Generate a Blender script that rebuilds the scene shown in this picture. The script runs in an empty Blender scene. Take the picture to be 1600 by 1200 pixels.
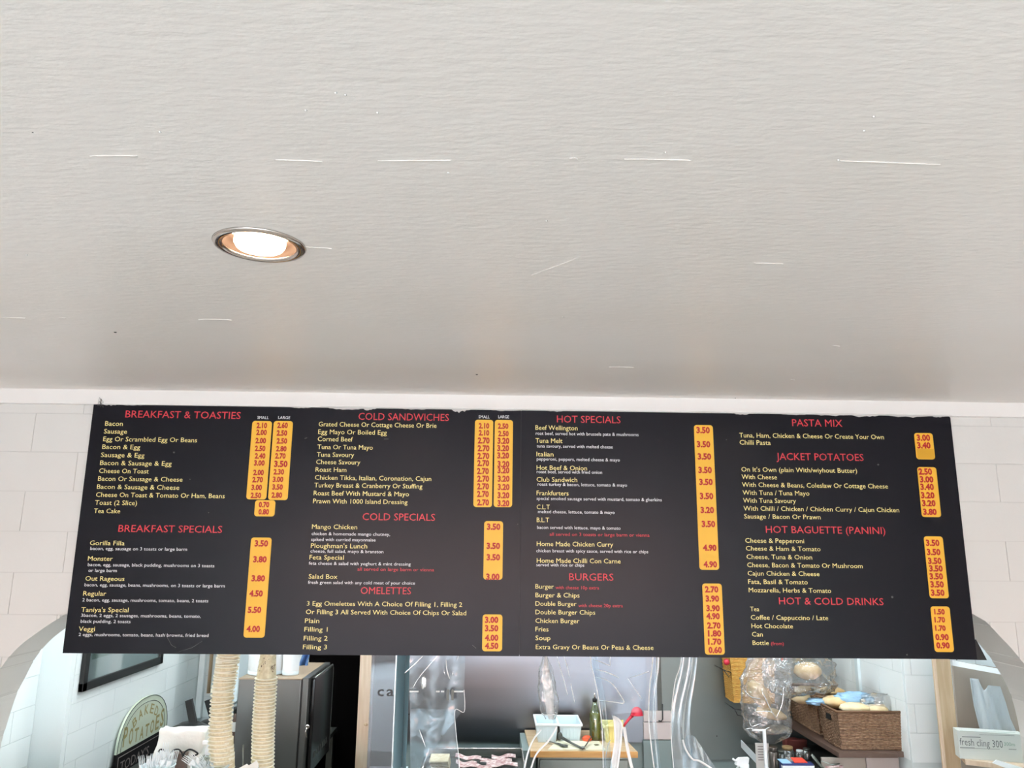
import bpy, bmesh, math, random
from mathutils import Vector, Matrix, noise
random.seed(7)
C = bpy.context.scene.collection
SC = bpy.context.scene
# ------------------------------------------------------------------ camera
H = 1.85
YAW, PITCH, ROLL, F = 0.02333517, 0.20806527, 0.01004123, 1187.84
_w = Vector((math.sin(YAW)*math.cos(PITCH), math.cos(YAW)*math.cos(PITCH), math.sin(PITCH)))
_r0 = Vector((math.cos(YAW), -math.sin(YAW), 0)); _u0 = _r0.cross(_w)
_r = math.cos(ROLL)*_r0 + math.sin(ROLL)*_u0; _u = -math.sin(ROLL)*_r0 + math.cos(ROLL)*_u0
cam = bpy.data.cameras.new('camera'); co = bpy.data.objects.new('camera', cam); C.objects.link(co)
M = Matrix((_r, _u, -_w)).transposed().to_4x4(); M.translation = Vector((0, 0, H)); co.matrix_world = M
cam.sensor_width = 36; cam.lens = 36*F/1600; cam.clip_start = .02; cam.clip_end = 200
SC.camera = co
def at(px, py, Y=None, X=None, Z=None):
    """point of the place seen at photograph pixel (px, py) on a plane Y=, X= or Z="""
    d = _w*F + _r*(px-800) - _u*(py-600)
    if Y is not None: t = Y/d.y
    elif X is not None: t = X/d.x
    else: t = (Z-H)/d.z
    return Vector((d.x*t, d.y*t, H+d.z*t))
# ------------------------------------------------------------------ world, lights, exposure
W = bpy.data.worlds.new('sky'); SC.world = W; W.use_nodes = True
wn = W.node_tree.nodes; wl = W.node_tree.links
bg = wn['Background']
tc = wn.new('ShaderNodeTexCoord'); sp = wn.new('ShaderNodeSeparateXYZ'); rp = wn.new('ShaderNodeValToRGB')
wl.new(tc.outputs['Generated'], sp.inputs[0]); wl.new(sp.outputs['Z'], rp.inputs[0]); wl.new(rp.outputs[0], bg.inputs[0])
rp.color_ramp.elements[0].color = (.70, .88, 1.0, 1); rp.color_ramp.elements[1].color = (.58, .79, 1.0, 1)
bg.inputs[1].default_value = 44.0
def area(name, loc, rot, sx, sy, power, col, portal=False, spread=None):
    l = bpy.data.lights.new(name, 'AREA'); l.shape = 'RECTANGLE'; l.size = sx; l.size_y = sy; l.energy = power; l.color = col
    if portal: l.cycles.is_portal = True
    o = bpy.data.objects.new(name, l); o.location = loc; o.rotation_euler = rot; C.objects.link(o); return o
WX0, WX1, WZ0, WZ1, WY = -3.0, 3.0, .30, 2.20, -5.6        # the shop window behind the camera
area('window_portal', (0, WY-.02, (WZ0+WZ1)/2), (math.radians(90), 0, 0), WX1-WX0, WZ1-WZ0, 1, (1, 1, 1), portal=True)
SUN = None
area('kitchen_tube_light', (-.5, 4.75, 2.42), (0, 0, 0), 1.5, .12, 29, (.95, 1.0, .99))
area('kitchen_tube_light', (1.4, 4.0, 2.42), (0, 0, 0), 1.2, .12, 22, (.97, 1.0, .98))
area('kitchen_tube_light', (-1.6, 3.85, 2.42), (0, 0, 0), 1.0, .12, 18, (.95, 1.0, 1.0))
SC.view_settings.view_transform = 'Standard'; SC.view_settings.look = 'None'; SC.view_settings.gamma = 1
SC.view_settings.use_curve_mapping = False
SC.view_settings.exposure = 0.05
SC.cycles.max_bounces = 10; SC.cycles.diffuse_bounces = 5; SC.cycles.transparent_max_bounces = 24
SC.cycles.sample_clamp_indirect = 8; SC.cycles.caustics_reflective = False; SC.cycles.caustics_refractive = False
SC.cycles.use_denoising = True
# ------------------------------------------------------------------ materials
def lin(c): return tuple(((x/255)/12.92 if x/255 <= .04045 else ((x/255+.055)/1.055)**2.4) for x in c)+(1,)
def mat(name, rgb, rough=.6, metal=0, var=0.0, vscale=8, bump=0, bscale=40, bdist=.002, stretch=(1, 1, 1), emit=0, spec=.5, coat=0, trans=0, alpha=1, c2=None):
    m = bpy.data.materials.new(name); m.use_nodes = True; n = m.node_tree.nodes; l = m.node_tree.links; b = n['Principled BSDF']
    c = lin(rgb); b.inputs['Base Color'].default_value = c; b.inputs['Roughness'].default_value = rough; b.inputs['Metallic'].default_value = metal
    b.inputs['Specular IOR Level'].default_value = spec; b.inputs['Coat Weight'].default_value = coat; b.inputs['Transmission Weight'].default_value = trans; b.inputs['Alpha'].default_value = alpha
    t = n.new('ShaderNodeTexCoord'); mp = n.new('ShaderNodeMapping'); mp.inputs['Scale'].default_value = stretch; l.new(t.outputs['Object'], mp.inputs[0])
    nz = n.new('ShaderNodeTexNoise'); nz.inputs['Scale'].default_value = vscale; nz.inputs['Detail'].default_value = 4; l.new(mp.outputs[0], nz.inputs['Vector'])
    mx = n.new('ShaderNodeMix'); mx.data_type = 'RGBA'
    rr = n.new('ShaderNodeValToRGB'); rr.color_ramp.elements[0].position = .35; rr.color_ramp.elements[1].position = .65
    l.new(nz.outputs[0], rr.inputs[0]); l.new(rr.outputs[0], mx.inputs[0])
    mx.inputs[6].default_value = c; mx.inputs[7].default_value = lin(c2) if c2 else tuple(min(1, x*(1-var)) for x in c[:3])+(1,)
    l.new(mx.outputs[2], b.inputs['Base Color'])
    if bump:
        nb = n.new('ShaderNodeTexNoise'); nb.inputs['Scale'].default_value = bscale; nb.inputs['Detail'].default_value = 5; l.new(mp.outputs[0], nb.inputs['Vector'])
        bp = n.new('ShaderNodeBump'); bp.inputs['Strength'].default_value = bump; bp.inputs['Distance'].default_value = bdist; l.new(nb.outputs[0], bp.inputs['Height']); l.new(bp.outputs[0], b.inputs['Normal'])
    if emit: b.inputs['Emission Color'].default_value = c; b.inputs['Emission Strength'].default_value = emit
    return m
def clear(name, tint=(225, 240, 245), gloss=.14, rough=.06, haze=.06, hazecol=(235, 240, 245), bump=.3, bscale=14):
    """thin clear plastic: mostly see-through, shiny, a little milky"""
    m = bpy.data.materials.new(name); m.use_nodes = True; n = m.node_tree.nodes; l = m.node_tree.links
    n.remove(n['Principled BSDF']); out = n['Material Output']
    tr = n.new('ShaderNodeBsdfTransparent'); tr.inputs[0].default_value = lin(tint)
    gl = n.new('ShaderNodeBsdfGlossy'); gl.inputs['Roughness'].default_value = rough; gl.inputs[0].default_value = (1, 1, 1, 1)
    df = n.new('ShaderNodeBsdfDiffuse'); df.inputs[0].default_value = lin(hazecol)
    nb = n.new('ShaderNodeTexNoise'); nb.inputs['Scale'].default_value = bscale; nb.inputs['Detail'].default_value = 2
    t = n.new('ShaderNodeTexCoord'); l.new(t.outputs['Object'], nb.inputs['Vector'])
    bp = n.new('ShaderNodeBump'); bp.inputs['Strength'].default_value = bump; bp.inputs['Distance'].default_value = .01; l.new(nb.outputs[0], bp.inputs['Height']); l.new(bp.outputs[0], gl.inputs['Normal'])
    fr = n.new('ShaderNodeLayerWeight'); fr.inputs[0].default_value = .25
    ad = n.new('ShaderNodeMath'); ad.operation = 'MULTIPLY_ADD'; ad.inputs[1].default_value = .7; ad.inputs[2].default_value = gloss; ad.use_clamp = True; l.new(fr.outputs['Fresnel'], ad.inputs[0])
    m1 = n.new('ShaderNodeMixShader'); m1.inputs[0].default_value = haze; l.new(tr.outputs[0], m1.inputs[1]); l.new(df.outputs[0], m1.inputs[2])
    m2 = n.new('ShaderNodeMixShader'); l.new(ad.outputs[0], m2.inputs[0]); l.new(m1.outputs[0], m2.inputs[1]); l.new(gl.outputs[0], m2.inputs[2])
    l.new(m2.outputs[0], out.inputs[0]); return m
def wood(name, a, b, scale=(1, 1, 14), rough=.5):
    return mat(name, a, rough, c2=b, vscale=6, stretch=scale, bump=.15, bscale=20)
def weave(name, a, b, su=260, sv=120):
    """woven willow: rows of raised strands"""
    m = mat(name, a, .65, c2=b, vscale=60); n = m.node_tree.nodes; l = m.node_tree.links; p = n['Principled BSDF']
    t = n.new('ShaderNodeTexCoord'); w1 = n.new('ShaderNodeTexWave'); w1.bands_direction = 'Z'; w1.inputs['Scale'].default_value = su/6.3; w1.inputs['Distortion'].default_value = 1.2; w1.inputs['Detail'].default_value = 2
    l.new(t.outputs['Object'], w1.inputs['Vector'])
    bp = n.new('ShaderNodeBump'); bp.inputs['Strength'].default_value = .8; bp.inputs['Distance'].default_value = .004; l.new(w1.outputs['Fac'], bp.inputs['Height']); l.new(bp.outputs[0], p.inputs['Normal'])
    mx = n.new('ShaderNodeMix'); mx.data_type = 'RGBA'; mx.blend_type = 'MULTIPLY'; mx.inputs[0].default_value = .42
    src = p.inputs['Base Color'].links[0].from_socket; l.new(src, mx.inputs[6]); l.new(w1.outputs['Color'], mx.inputs[7]); l.new(mx.outputs[2], p.inputs['Base Color'])
    return m
MT = dict(
 ceil=mat('ceiling_paint', (240, 234, 230), .42, var=.05, vscale=1.2, bump=.34, bscale=75, bdist=.004, stretch=(.35, 1, 1), c2=(234, 227, 221)),
 wall=mat('wall_paint', (220, 218, 214), .55, var=.03, vscale=3, bump=.12, bscale=60, bdist=.003),
 joint=mat('joint_paint', (210, 208, 204), .8),
 trim=mat('trim_paint', (236, 233, 230), .4, bump=.06, bscale=20),
 kwall=mat('kitchen_wall_paint', (232, 238, 238), .5, bump=.12, bscale=50, bdist=.003),
 kjoint=mat('kitchen_joint_paint', (212, 220, 220), .8),
 floorm=wood('shop_floor', (194, 190, 184), (180, 175, 168), (6, .6, 1), .45),
 kfloor=mat('kitchen_floor', (120, 112, 108), .5, var=.2),
 side=mat('side_wall_paint', (226, 222, 218), .7),
 board=mat('menu_black', (23, 22, 29), .26, var=.1, vscale=3, spec=.17, bump=.03, bscale=6),
 cream=mat('cream_print', (244, 228, 150), .5), redp=mat('red_print', (214, 52, 66), .5), whitep=mat('white_print', (236, 236, 240), .5),
 yel=mat('amber_strip', (243, 186, 52), .45, var=.06, vscale=5), yel2=mat('ochre_patch', (216, 160, 28), .45), pric=mat('price_red', (180, 10, 14), .5),
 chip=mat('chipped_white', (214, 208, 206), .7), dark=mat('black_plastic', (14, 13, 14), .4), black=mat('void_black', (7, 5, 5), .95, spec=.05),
 steel=None, copper=mat('copper_reflector', (52, 38, 33), .5, metal=.3), chrome=mat('chrome', (205, 196, 190), .16, metal=1),
 lamp=mat('lamp_glass', (255, 222, 180), .3, emit=42),
 tube=mat('tube_glass', (232, 250, 250), .3, emit=6),
 cup=mat('cup_rim_paper', (246, 240, 220), .5), cupw=mat('cup_print_paper', (232, 221, 190), .6, c2=(214, 200, 164), vscale=90), cupprint=mat('cup_print', (92, 66, 50), .6),
 ovens=mat('oven_steel', (120, 120, 118), .34, metal=.75, var=.12, vscale=3, stretch=(1, 1, .2)), ovend=mat('oven_glass', (30, 27, 27), .12), ovent=mat('oven_top', (158, 138, 116), .5, metal=.3),
 white=mat('white_plastic', (238, 242, 244), .4), whiteb=mat('pale_bluish_plastic', (216, 230, 234), .45), paper=mat('paper_white', (240, 238, 232), .8, bump=.6, bscale=30, bdist=.006),
 pine=wood('pine', (226, 205, 182), (214, 188, 160), (10, 10, .8)), pine2=wood('pine_darker', (206, 182, 150), (190, 162, 128), (10, 10, .8)),
 ply=wood('wood_worktop', (204, 178, 146), (188, 160, 126), (1, 8, 8)), edge=wood('wood_edge', (214, 160, 96), (200, 142, 80), (1, 8, 8)),
 blue=mat('blue_cloth', (84, 122, 176), .8, bump=.5, bscale=30, bdist=.01), lblue=mat('light_blue_film', (150, 190, 222), .35, bump=.6, bscale=22, bdist=.01),
 bread=mat('bread', (232, 208, 164), .75, c2=(214, 176, 120), vscale=9), bread2=mat('floury_bread', (238, 222, 188), .8, c2=(226, 200, 152), vscale=10),
 signg=mat('sign_cream_green', (202, 212, 192), .4, var=.03), signgold=mat('sign_gold', (158, 146, 92), .5), signline=mat('sign_dark_line', (60, 74, 70), .5), signblk=mat('sign_black', (22, 20, 22), .75, spec=.15), signgrey=mat('sign_grey', (120, 110, 108), .6),
 picm=mat('picture_mat', (222, 230, 232), .5), pic=mat('picture_print', (138, 156, 146), .5, c2=(170, 184, 178), vscale=6),
 glass=clear('bottle_glass', (225, 240, 215), .12, .04, .02, bump=.05), oil=mat('olive_oil', (142, 132, 24), .15, c2=(110, 104, 14)), 
 redpl=mat('red_plastic', (206, 44, 66), .35), yelpl=mat('yellow_plastic', (240, 228, 150), .5), red=mat('tomato', (214, 84, 44), .35),
 board2=mat('cutting_board', (226, 222, 196), .6), metal=mat('dull_steel', (128, 132, 126), .35, metal=.8), metald=mat('dark_steel', (86, 88, 84), .4, metal=.6),
 basket=weave('brown_wicker', (186, 150, 120), (142, 108, 84)), ybasket=weave('honey_wicker', (250, 196, 104), (240, 170, 76)), rim=mat('wicker_rim', (112, 82, 58), .7, bump=.6, bscale=60),
 shelf=mat('brown_shelf', (96, 76, 66), .6), jar=clear('jar_glass', (215, 222, 214), .2, .08, .12), lid=mat('jar_lid', (176, 146, 104), .4, metal=.3), spice=mat('jar_contents', (140, 128, 100), .8, c2=(96, 88, 70), vscale=60),
 tin=mat('grey_tin', (120, 112, 106), .3, metal=.8), navy=mat('navy_card', (34, 48, 104), .6), redc=mat('red_card', (214, 66, 48), .6),
 dullred=mat('dull_red_card', (112, 50, 44), .7), tile=mat('pinkish_tile', (198, 186, 182), .45), greenish=mat('grey_green_panel', (128, 142, 140), .5), ham=mat('bacon', (224, 208, 206), .6, c2=(168, 122, 122), vscale=60), toast=mat('bread_slice', (222, 204, 172), .8, c2=(204, 180, 142), vscale=50),
 cupb=mat('grey_cupboard', (178, 170, 160), .6), cab=mat('cabinet_taupe', (170, 158, 146), .6, var=.1, vscale=3, stretch=(3, 3, .4)), carton=mat('carton', (212, 216, 210), .6), ink=mat('grey_ink', (88, 96, 96), .6), inkg=mat('green_ink', (120, 160, 140), .6),
 apron=mat('thin_grey_cloth', (196, 204, 208), .6, bump=.7, bscale=9, bdist=.02, stretch=(3, 3, .6)),
 film=clear('clear_film', (226, 238, 245), .07, .10, .05, bump=.9, bscale=10), pane=clear('acrylic_pane', (176, 172, 176), .05, .03, .05, bump=.08, bscale=3), cyan=clear('acrylic_edge', (212, 232, 238), .10, .1, .66, (176, 204, 212), bump=.1),
 bag=clear('clear_bag', (244, 244, 244), .10, .10, .07, bump=1.0, bscale=34), hose=mat('white_edge', (254, 255, 255), .4), milky=clear('milky_edge', (235, 240, 245), .5, .15, .6, (245, 248, 250)),  # plain edge white also stands in for highlights on the film
 street=mat('asphalt', (96, 96, 98), .8), pave=mat('paving', (176, 166, 158), .8, var=.15), brickf=mat('opposite_facade', (176, 130, 112), .85, var=.2), carp=mat('car_paint', (44, 70, 128), .2, coat=1), tyre=mat('tyre', (20, 20, 20), .8),
)
def steelmat():
    m = mat('brushed_steel', (140, 143, 150), .30, metal=1, bump=.06, bscale=60, stretch=(.05, 1, 1.2), bdist=.002, var=.10, vscale=5); p = m.node_tree.nodes['Principled BSDF']
    p.inputs['Anisotropic'].default_value = .5
    return m
MT['steel'] = steelmat()
MT['steel2'] = mat('dull_sheet_steel', (122, 130, 128), .42, metal=.8, var=.08, vscale=3)
# ------------------------------------------------------------------ helpers
class MB:
    def __init__(s): s.v = []; s.f = []; s.sm = []
    def add(s, vs, fs, smooth=False):
        o = len(s.v); s.v += [Vector(v) for v in vs]; s.f += [tuple(i+o for i in f) for f in fs]; s.sm += [smooth]*len(fs); return s
    def box(s, x0, x1, y0, y1, z0, z1, bev=0):
        if bev:
            bm = bmesh.new(); bmesh.ops.create_cube(bm, size=1)
            for v in bm.verts: v.co = Vector(((x0+x1)/2+v.co.x*(x1-x0), (y0+y1)/2+v.co.y*(y1-y0), (z0+z1)/2+v.co.z*(z1-z0)))
            bmesh.ops.bevel(bm, geom=bm.edges[:], offset=bev, segments=2, affect='EDGES', profile=.6)
            bm.verts.ensure_lookup_table(); s.add([v.co.copy() for v in bm.verts], [[v.index for v in f.verts] for f in bm.faces]); bm.free(); return s
        return s.hexa([(x0, y0, z0), (x1, y0, z0), (x1, y1, z0), (x0, y1, z0), (x0, y0, z1), (x1, y0, z1), (x1, y1, z1), (x0, y1, z1)])
    def hexa(s, p): return s.add(p, [(0, 3, 2, 1), (4, 5, 6, 7), (0, 1, 5, 4), (1, 2, 6, 5), (2, 3, 7, 6), (3, 0, 4, 7)])
    def slab(s, poly, d):
        """closed outline (list of points) pushed along vector d"""
        n = len(poly); a = [Vector(p) for p in poly]; b = [p+Vector(d) for p in a]
        return s.add(a+b, [tuple(range(n)), tuple(range(2*n-1, n-1, -1))]+[(i, i+n, (i+1) % n+n, (i+1) % n) for i in range(n)])
    def lathe(s, c, prof, seg=24, ax=(0, 0, 1), smooth=True, close=True):
        ax = Vector(ax).normalized(); e1 = ax.orthogonal().normalized(); e2 = ax.cross(e1); c = Vector(c); vs = []; fs = []
        for r, h in prof:
            for k in range(seg):
                a = 2*math.pi*k/seg; vs.append(c+ax*h+(e1*math.cos(a)+e2*math.sin(a))*r)
        for i in range(len(prof)-1):
            for k in range(seg): fs.append((i*seg+k, i*seg+(k+1) % seg, (i+1)*seg+(k+1) % seg, (i+1)*seg+k))
        s.add(vs, fs, smooth)
        if close:
            n = len(prof); o = len(s.v)-n*seg
            s.f += [tuple(o+k for k in range(seg))[::-1], tuple(o+(n-1)*seg+k for k in range(seg))]; s.sm += [False, False]
        return s
    def tube(s, pts, r, seg=8, taper=None, flat=1.0):
        pts = [Vector(p) for p in pts]; n = len(pts); vs = []; fs = []; prev = None
        for i, p in enumerate(pts):
            t = (pts[min(i+1, n-1)]-pts[max(i-1, 0)]).normalized()
            e1 = (prev-t*prev.dot(t)).normalized() if prev is not None else t.orthogonal().normalized(); prev = e1; e2 = t.cross(e1)
            rr = r if taper is None else r*taper[i]
            for k in range(seg):
                a = 2*math.pi*k/seg; vs.append(p+e1*math.cos(a)*rr+e2*math.sin(a)*rr*flat)
        for i in range(n-1):
            for k in range(seg): fs.append((i*seg+k, i*seg+(k+1) % seg, (i+1)*seg+(k+1) % seg, (i+1)*seg+k))
        fs += [tuple(range(seg))[::-1], tuple((n-1)*seg+k for k in range(seg))]
        return s.add(vs, fs, True)
    def grid(s, fn, nu, nv, smooth=True, thick=None):
        vs = [Vector(fn(i/nu, j/nv)) for j in range(nv+1) for i in range(nu+1)]
        fs = [(j*(nu+1)+i, j*(nu+1)+i+1, (j+1)*(nu+1)+i+1, (j+1)*(nu+1)+i) for j in range(nv) for i in range(nu)]
        if thick:
            o = len(vs); d = Vector(thick); vs += [v+d for v in vs]; fs2 = [tuple(i+o for i in f[::-1]) for f in fs]; w = nu+1
            bd = [i for i in range(w)]+[j*w+nu for j in range(1, nv+1)]+[nv*w+i for i in range(nu-1, -1, -1)]+[j*w for j in range(nv-1, 0, -1)]
            fs = fs+fs2+[(bd[k], bd[k]+o, bd[(k+1) % len(bd)]+o, bd[(k+1) % len(bd)]) for k in range(len(bd))]
        return s.add(vs, fs, smooth)
    def blob(s, c, r, nz=.15, sc=3, seg=14, rings=9, squash=None):
        c = Vector(c); vs = []; fs = []; r = Vector(r)
        for j in range(rings+1):
            th = math.pi*j/rings
            for i in range(seg):
                a = 2*math.pi*i/seg; d = Vector((math.sin(th)*math.cos(a), math.sin(th)*math.sin(a), math.cos(th)))
                q = 1+nz*noise.noise(d*sc+c*9)
                vs.append(c+Vector((d.x*r.x, d.y*r.y, d.z*r.z))*q)
        for j in range(rings):
            for i in range(seg): fs.append((j*seg+i, (j+1)*seg+i, (j+1)*seg+(i+1) % seg, j*seg+(i+1) % seg))
        return s.add(vs, fs, True)
def fresh(name): return name
def emit_mesh(name, mb, m, org=Vector((0, 0, 0)), rot=0):
    me = bpy.data.meshes.new(name); R = Matrix.Rotation(-rot, 3, 'Z')
    me.from_pydata([R @ (v-org) for v in mb.v], [], mb.f); me.polygons.foreach_set('use_smooth', mb.sm); me.materials.append(m)
    bm = bmesh.new(); bm.from_mesh(me); bmesh.ops.remove_doubles(bm, verts=bm.verts, dist=1e-6); bmesh.ops.recalc_face_normals(bm, faces=bm.faces); bm.to_mesh(me); bm.free()
    me.update(); return me
def tag(o, label, cat, group=None):
    o['label'] = label; o['category'] = cat
    if group: o['group'] = group
    return o
def thing(name, label, cat, loc, group=None):
    o = bpy.data.objects.new(name, None); C.objects.link(o); o.location = loc; o.empty_display_size = .05; tag(o, label, cat, group); return o
def root_of(o):
    while o.parent: o = o.parent
    return o
def part(name, mb, m, par, label=None, kind=None):
    o = bpy.data.objects.new(name, emit_mesh(name, mb, m, Vector(root_of(par).location))); C.objects.link(o); o.parent = par
    if label: o['label'] = label
    if kind: o['kind'] = kind
    return o
def solo(name, mb, m, label=None, cat=None, group=None, kind=None):
    xs = [v.x for v in mb.v]; ys = [v.y for v in mb.v]; zs = [v.z for v in mb.v]
    org = Vector(((min(xs)+max(xs))/2, (min(ys)+max(ys))/2, min(zs)))
    o = bpy.data.objects.new(name, emit_mesh(name, mb, m, org)); C.objects.link(o); o.location = org
    if label: tag(o, label, cat, group)
    if kind: o['kind'] = kind
    return o
def struct(name, mb, m): return solo(name, mb, m, kind='structure')
def ordn(i): return ['top', 'second from the top', 'third from the top', 'fourth from the top', 'fifth from the top', 'sixth from the top', 'seventh from the top', 'eighth from the top', 'ninth from the top', 'tenth from the top'][i] if i < 10 else f'{i+1}th from the top'.replace('21th', '21st').replace('22th', '22nd').replace('23th', '23rd').replace('31th', '31st').replace('32th', '32nd').replace('33th', '33rd')
_fc = {}
def text_mb(body, origin, ex, ez, width=None, cap=.02, bold=0.0, align='L', minw=None):
    """flat lettering: baseline starts at origin, runs along ex, stands along ez"""
    cu = bpy.data.curves.new('t', 'FONT'); cu.body = body; cu.size = 1; cu.resolution_u = 2; cu.offset = bold; cu.fill_mode = 'FRONT'
    o = bpy.data.objects.new('t', cu); C.objects.link(o); bpy.context.view_layer.update()
    me = bpy.data.meshes.new_from_object(o.evaluated_get(bpy.context.evaluated_depsgraph_get()))
    vs = [v.co.copy() for v in me.vertices]; fs = [tuple(p.vertices) for p in me.polygons]
    bpy.data.objects.remove(o); bpy.data.curves.remove(cu); bpy.data.meshes.remove(me)
    x0 = min(v.x for v in vs); x1 = max(v.x for v in vs); sy = cap/.73; sx = width/(x1-x0) if width else sy*.8
    off = {'L': 0, 'C': -(x1-x0)*sx/2}[align]
    ex = Vector(ex).normalized(); ez = Vector(ez).normalized()
    return MB().add([origin+ex*((v.x-x0)*sx+off)+ez*(v.y*sy) for v in vs], fs)
exec_parts = []
# ------------------------------------------------------------------ the room shell
D = 3.0; WF = 3.014; TH = .21; ZC = H+.5836; WB = WF+TH
XL, XR = -3.3, 3.5
# downlight places
LA = at(406, 383, Z=ZC); LB = Vector((1.42, LA.y+.02, ZC))
RL = .083
def ceiling():
    mb = MB(); xs = sorted([XL, LA.x-.15, LA.x+.15, LB.x-.15, LB.x+.15, XR]); ys = sorted([WY-.1, LA.y-.15, LA.y+.17, WF+.02])
    sq = .15
    for i in range(5):
        for j in range(3):
            hole = None
            if j == 1 and i == 1: hole = LA
            if j == 1 and i == 3: hole = LB
            x0, x1, y0, y1 = xs[i], xs[i+1], ys[j], ys[j+1]
            if hole is None: mb.add([(x0, y0, ZC), (x1, y0, ZC), (x1, y1, ZC), (x0, y1, ZC)], [(0, 1, 2, 3)]); continue
            N = 48; out = []; inn = []
            for k in range(N):
                a = 2*math.pi*k/N; c, s_ = math.cos(a), math.sin(a)
                inn.append(Vector((hole.x+RL*c, hole.y+RL*s_, ZC)))
                tx = ((x1-hole.x) if c > 0 else (hole.x-x0))/max(abs(c), 1e-6); ty = ((y1-hole.y) if s_ > 0 else (hole.y-y0))/max(abs(s_), 1e-6); t = min(tx, ty)
                out.append(Vector((hole.x+t*c, hole.y+t*s_, ZC)))
            # corners
            mb.add(out+inn, [(k, (k+1) % N, (k+1) % N+N, k+N) for k in range(N)])
            for cx, cy in ((x0, y0), (x1, y0), (x1, y1), (x0, y1)):
                best = [p for p in range(N) if (abs(out[p].x-cx) < 1e-5) != (abs(out[(p+1) % N].x-cx) < 1e-5) and (out[p]-Vector((cx, cy, ZC))).length < .05]
                for p in best: mb.add([out[p], out[(p+1) % N], Vector((cx, cy, ZC))], [(0, 1, 2)])
    # upper skin
    mb.box(XL, XR, WY-.1, WF+.02, ZC+.19, ZC+.2)
    return struct('ceiling', mb, MT['ceil'])
ceil_o = ceiling()
def ceil_bits():
    """raised paint lines and hairline cracks of the boarded ceiling"""
    def sl(px, py, px2, py2, w, m='ceil', h=.0012):
        a = at(px, py, Z=ZC-.0001); b = at(px2, py2, Z=ZC-.0001); n = 7; mb = MB()
        L = []; R = []
        for i in range(n):
            t = i/(n-1); p = a.lerp(b, t); ww = .6*w*math.sin(math.pi*(.06+.88*t))*(1+.3*random.random())
            L.append(p+Vector((0, ww, 0))); R.append(p-Vector((0, ww, 0)))
        poly = L+R[::-1]; mb.slab(poly, (0, 0, -h)); o = part('paint_ridge', mb, MT[m], ceil_o); return o
    o = [(1312, 251, 1470, 257, .0016), (975, 248, 1080, 250, .0012), (890, 247, 902, 248, .003), (1178, 411, 1224, 412, .003), (952, 573, 990, 574, .006), (310, 499, 362, 500, .008), (0, 496, 40, 497, .003), (90, 497, 103, 497, .004),
         (140, 243, 215, 243, .0009), (430, 249, 505, 252, .0009), (590, 251, 705, 250, .0010), (1300, 540, 1312, 541, .004), (1235, 593, 1242, 594, .006), (470, 385, 520, 388, .0012), (830, 430, 905, 402, .0012)]
    for a in o: sl(*a)
    for px, py, r in ((180, 519, .004), (745, 585, .004), (51, 207, .0012), (1149, 622, .003)):
        p = at(px, py, Z=ZC); mb = MB().blob(p, (r, r*.8, r*.5), .3); part('dark_speck', mb, MT['dark'], ceil_o)
    for px, py in ((478, 172), (540, 148), (525, 145), (590, 176), (42, 398), (250, 206), (1365, 182), (1662, 180), (1350, 204), (700, 270), (854, 345), (880, 495), (1160, 552), (1310, 250), (1040, 238), (1240, 593)):
        p = at(px, py, Z=ZC); part('paint_lump', MB().blob(p, (.0022, .0022, .0016), .3, seg=8, rings=5), MT['trim'], ceil_o)
ceil_bits()
# floor of the shop and of the kitchen
struct('floor', MB().box(XL, XR, WY-.1, WF+.05, -.1, 0), MT['floorm'])
KY1 = 6.1
struct('floor_kitchen', MB().box(XL, XR, WF+.05, 9.0, -.1, -.002), MT['kfloor'])
struct('ceiling_kitchen', MB().box(XL, XR, WB, 9.0, 2.6, 2.7), MT['kwall'])
struct('wall_shop_left', MB().box(XL-.1, XL, WY-.1, 9.0, -.1, 2.7), MT['side'])
struct('wall_shop_right', MB().box(XR, XR+.1, WY-.1, 9.0, -.1, 2.7), MT['side'])
# window wall behind the camera
mb = MB().box(XL, XR, WY-.2, WY, -.1, WZ0).box(XL, XR, WY-.2, WY, WZ1, ZC+.2).box(XL, WX0, WY-.2, WY, WZ0, WZ1).box(WX1, XR, WY-.2, WY, WZ0, WZ1)
struct('wall_street', mb, MT['side'])
mb = MB()
for x in (WX0, -1.0, 1.0, WX1): mb.box(x-.03, x+.03, WY-.14, WY-.06, WZ0, WZ1)
mb.box(WX0, WX1, WY-.14, WY-.06, WZ0, WZ0+.05).box(WX0, WX1, WY-.14, WY-.06, WZ1-.05, WZ1)
struct('window_1', mb, MT['trim'])
# street outside the shop window (seen only in reflections)
struct('trim_pavement', MB().box(-14, 14, -8.4, WY-.2, -.25, -.06), MT['pave'])
struct('trim_road', MB().box(-14, 14, -15, -8.4, -.3, -.16), MT['street'])
struct('wall_opposite', MB().box(-14, 14, -17.5, -17, -.3, 3.4), MT['brickf'])
# ---- arch of the front wall
yb = 1040
archL = [(-31, 1108), (-14, 1073), (4, 1040), (28, 1012), (56, 990), (103, 960), (180, 928), (300, 903), (480, 890), (790, 884)]
archR = [(1100, 894), (1300, 908), (1420, 925), (1521, 960), (1566, 998), (1600, 1038), (1632, 1090), (1650, 1150), (1659, 1215)]
AP = [at(x, y, Y=WF) for x, y in archL+archR]
AP = [(p.x, p.z) for p in AP]
AP = [(AP[0][0]-.03, AP[0][1]-.16)]+AP+[(AP[-1][0]+.01, AP[-1][1]-.15)]
def cr(p0, p1, p2, p3, t):
    return tuple(.5*((2*b)+(-a+c)*t+(2*a-5*b+4*c-d)*t*t+(-a+3*b-3*c+d)*t**3) for a, b, c, d in zip(p0, p1, p2, p3))
ARC = []
for i in range(len(AP)-1):
    p0 = AP[max(i-1, 0)]; p3 = AP[min(i+2, len(AP)-1)]
    for k in range(6): ARC.append(cr(p0, AP[i], AP[i+1], p3, k/6))
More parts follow.
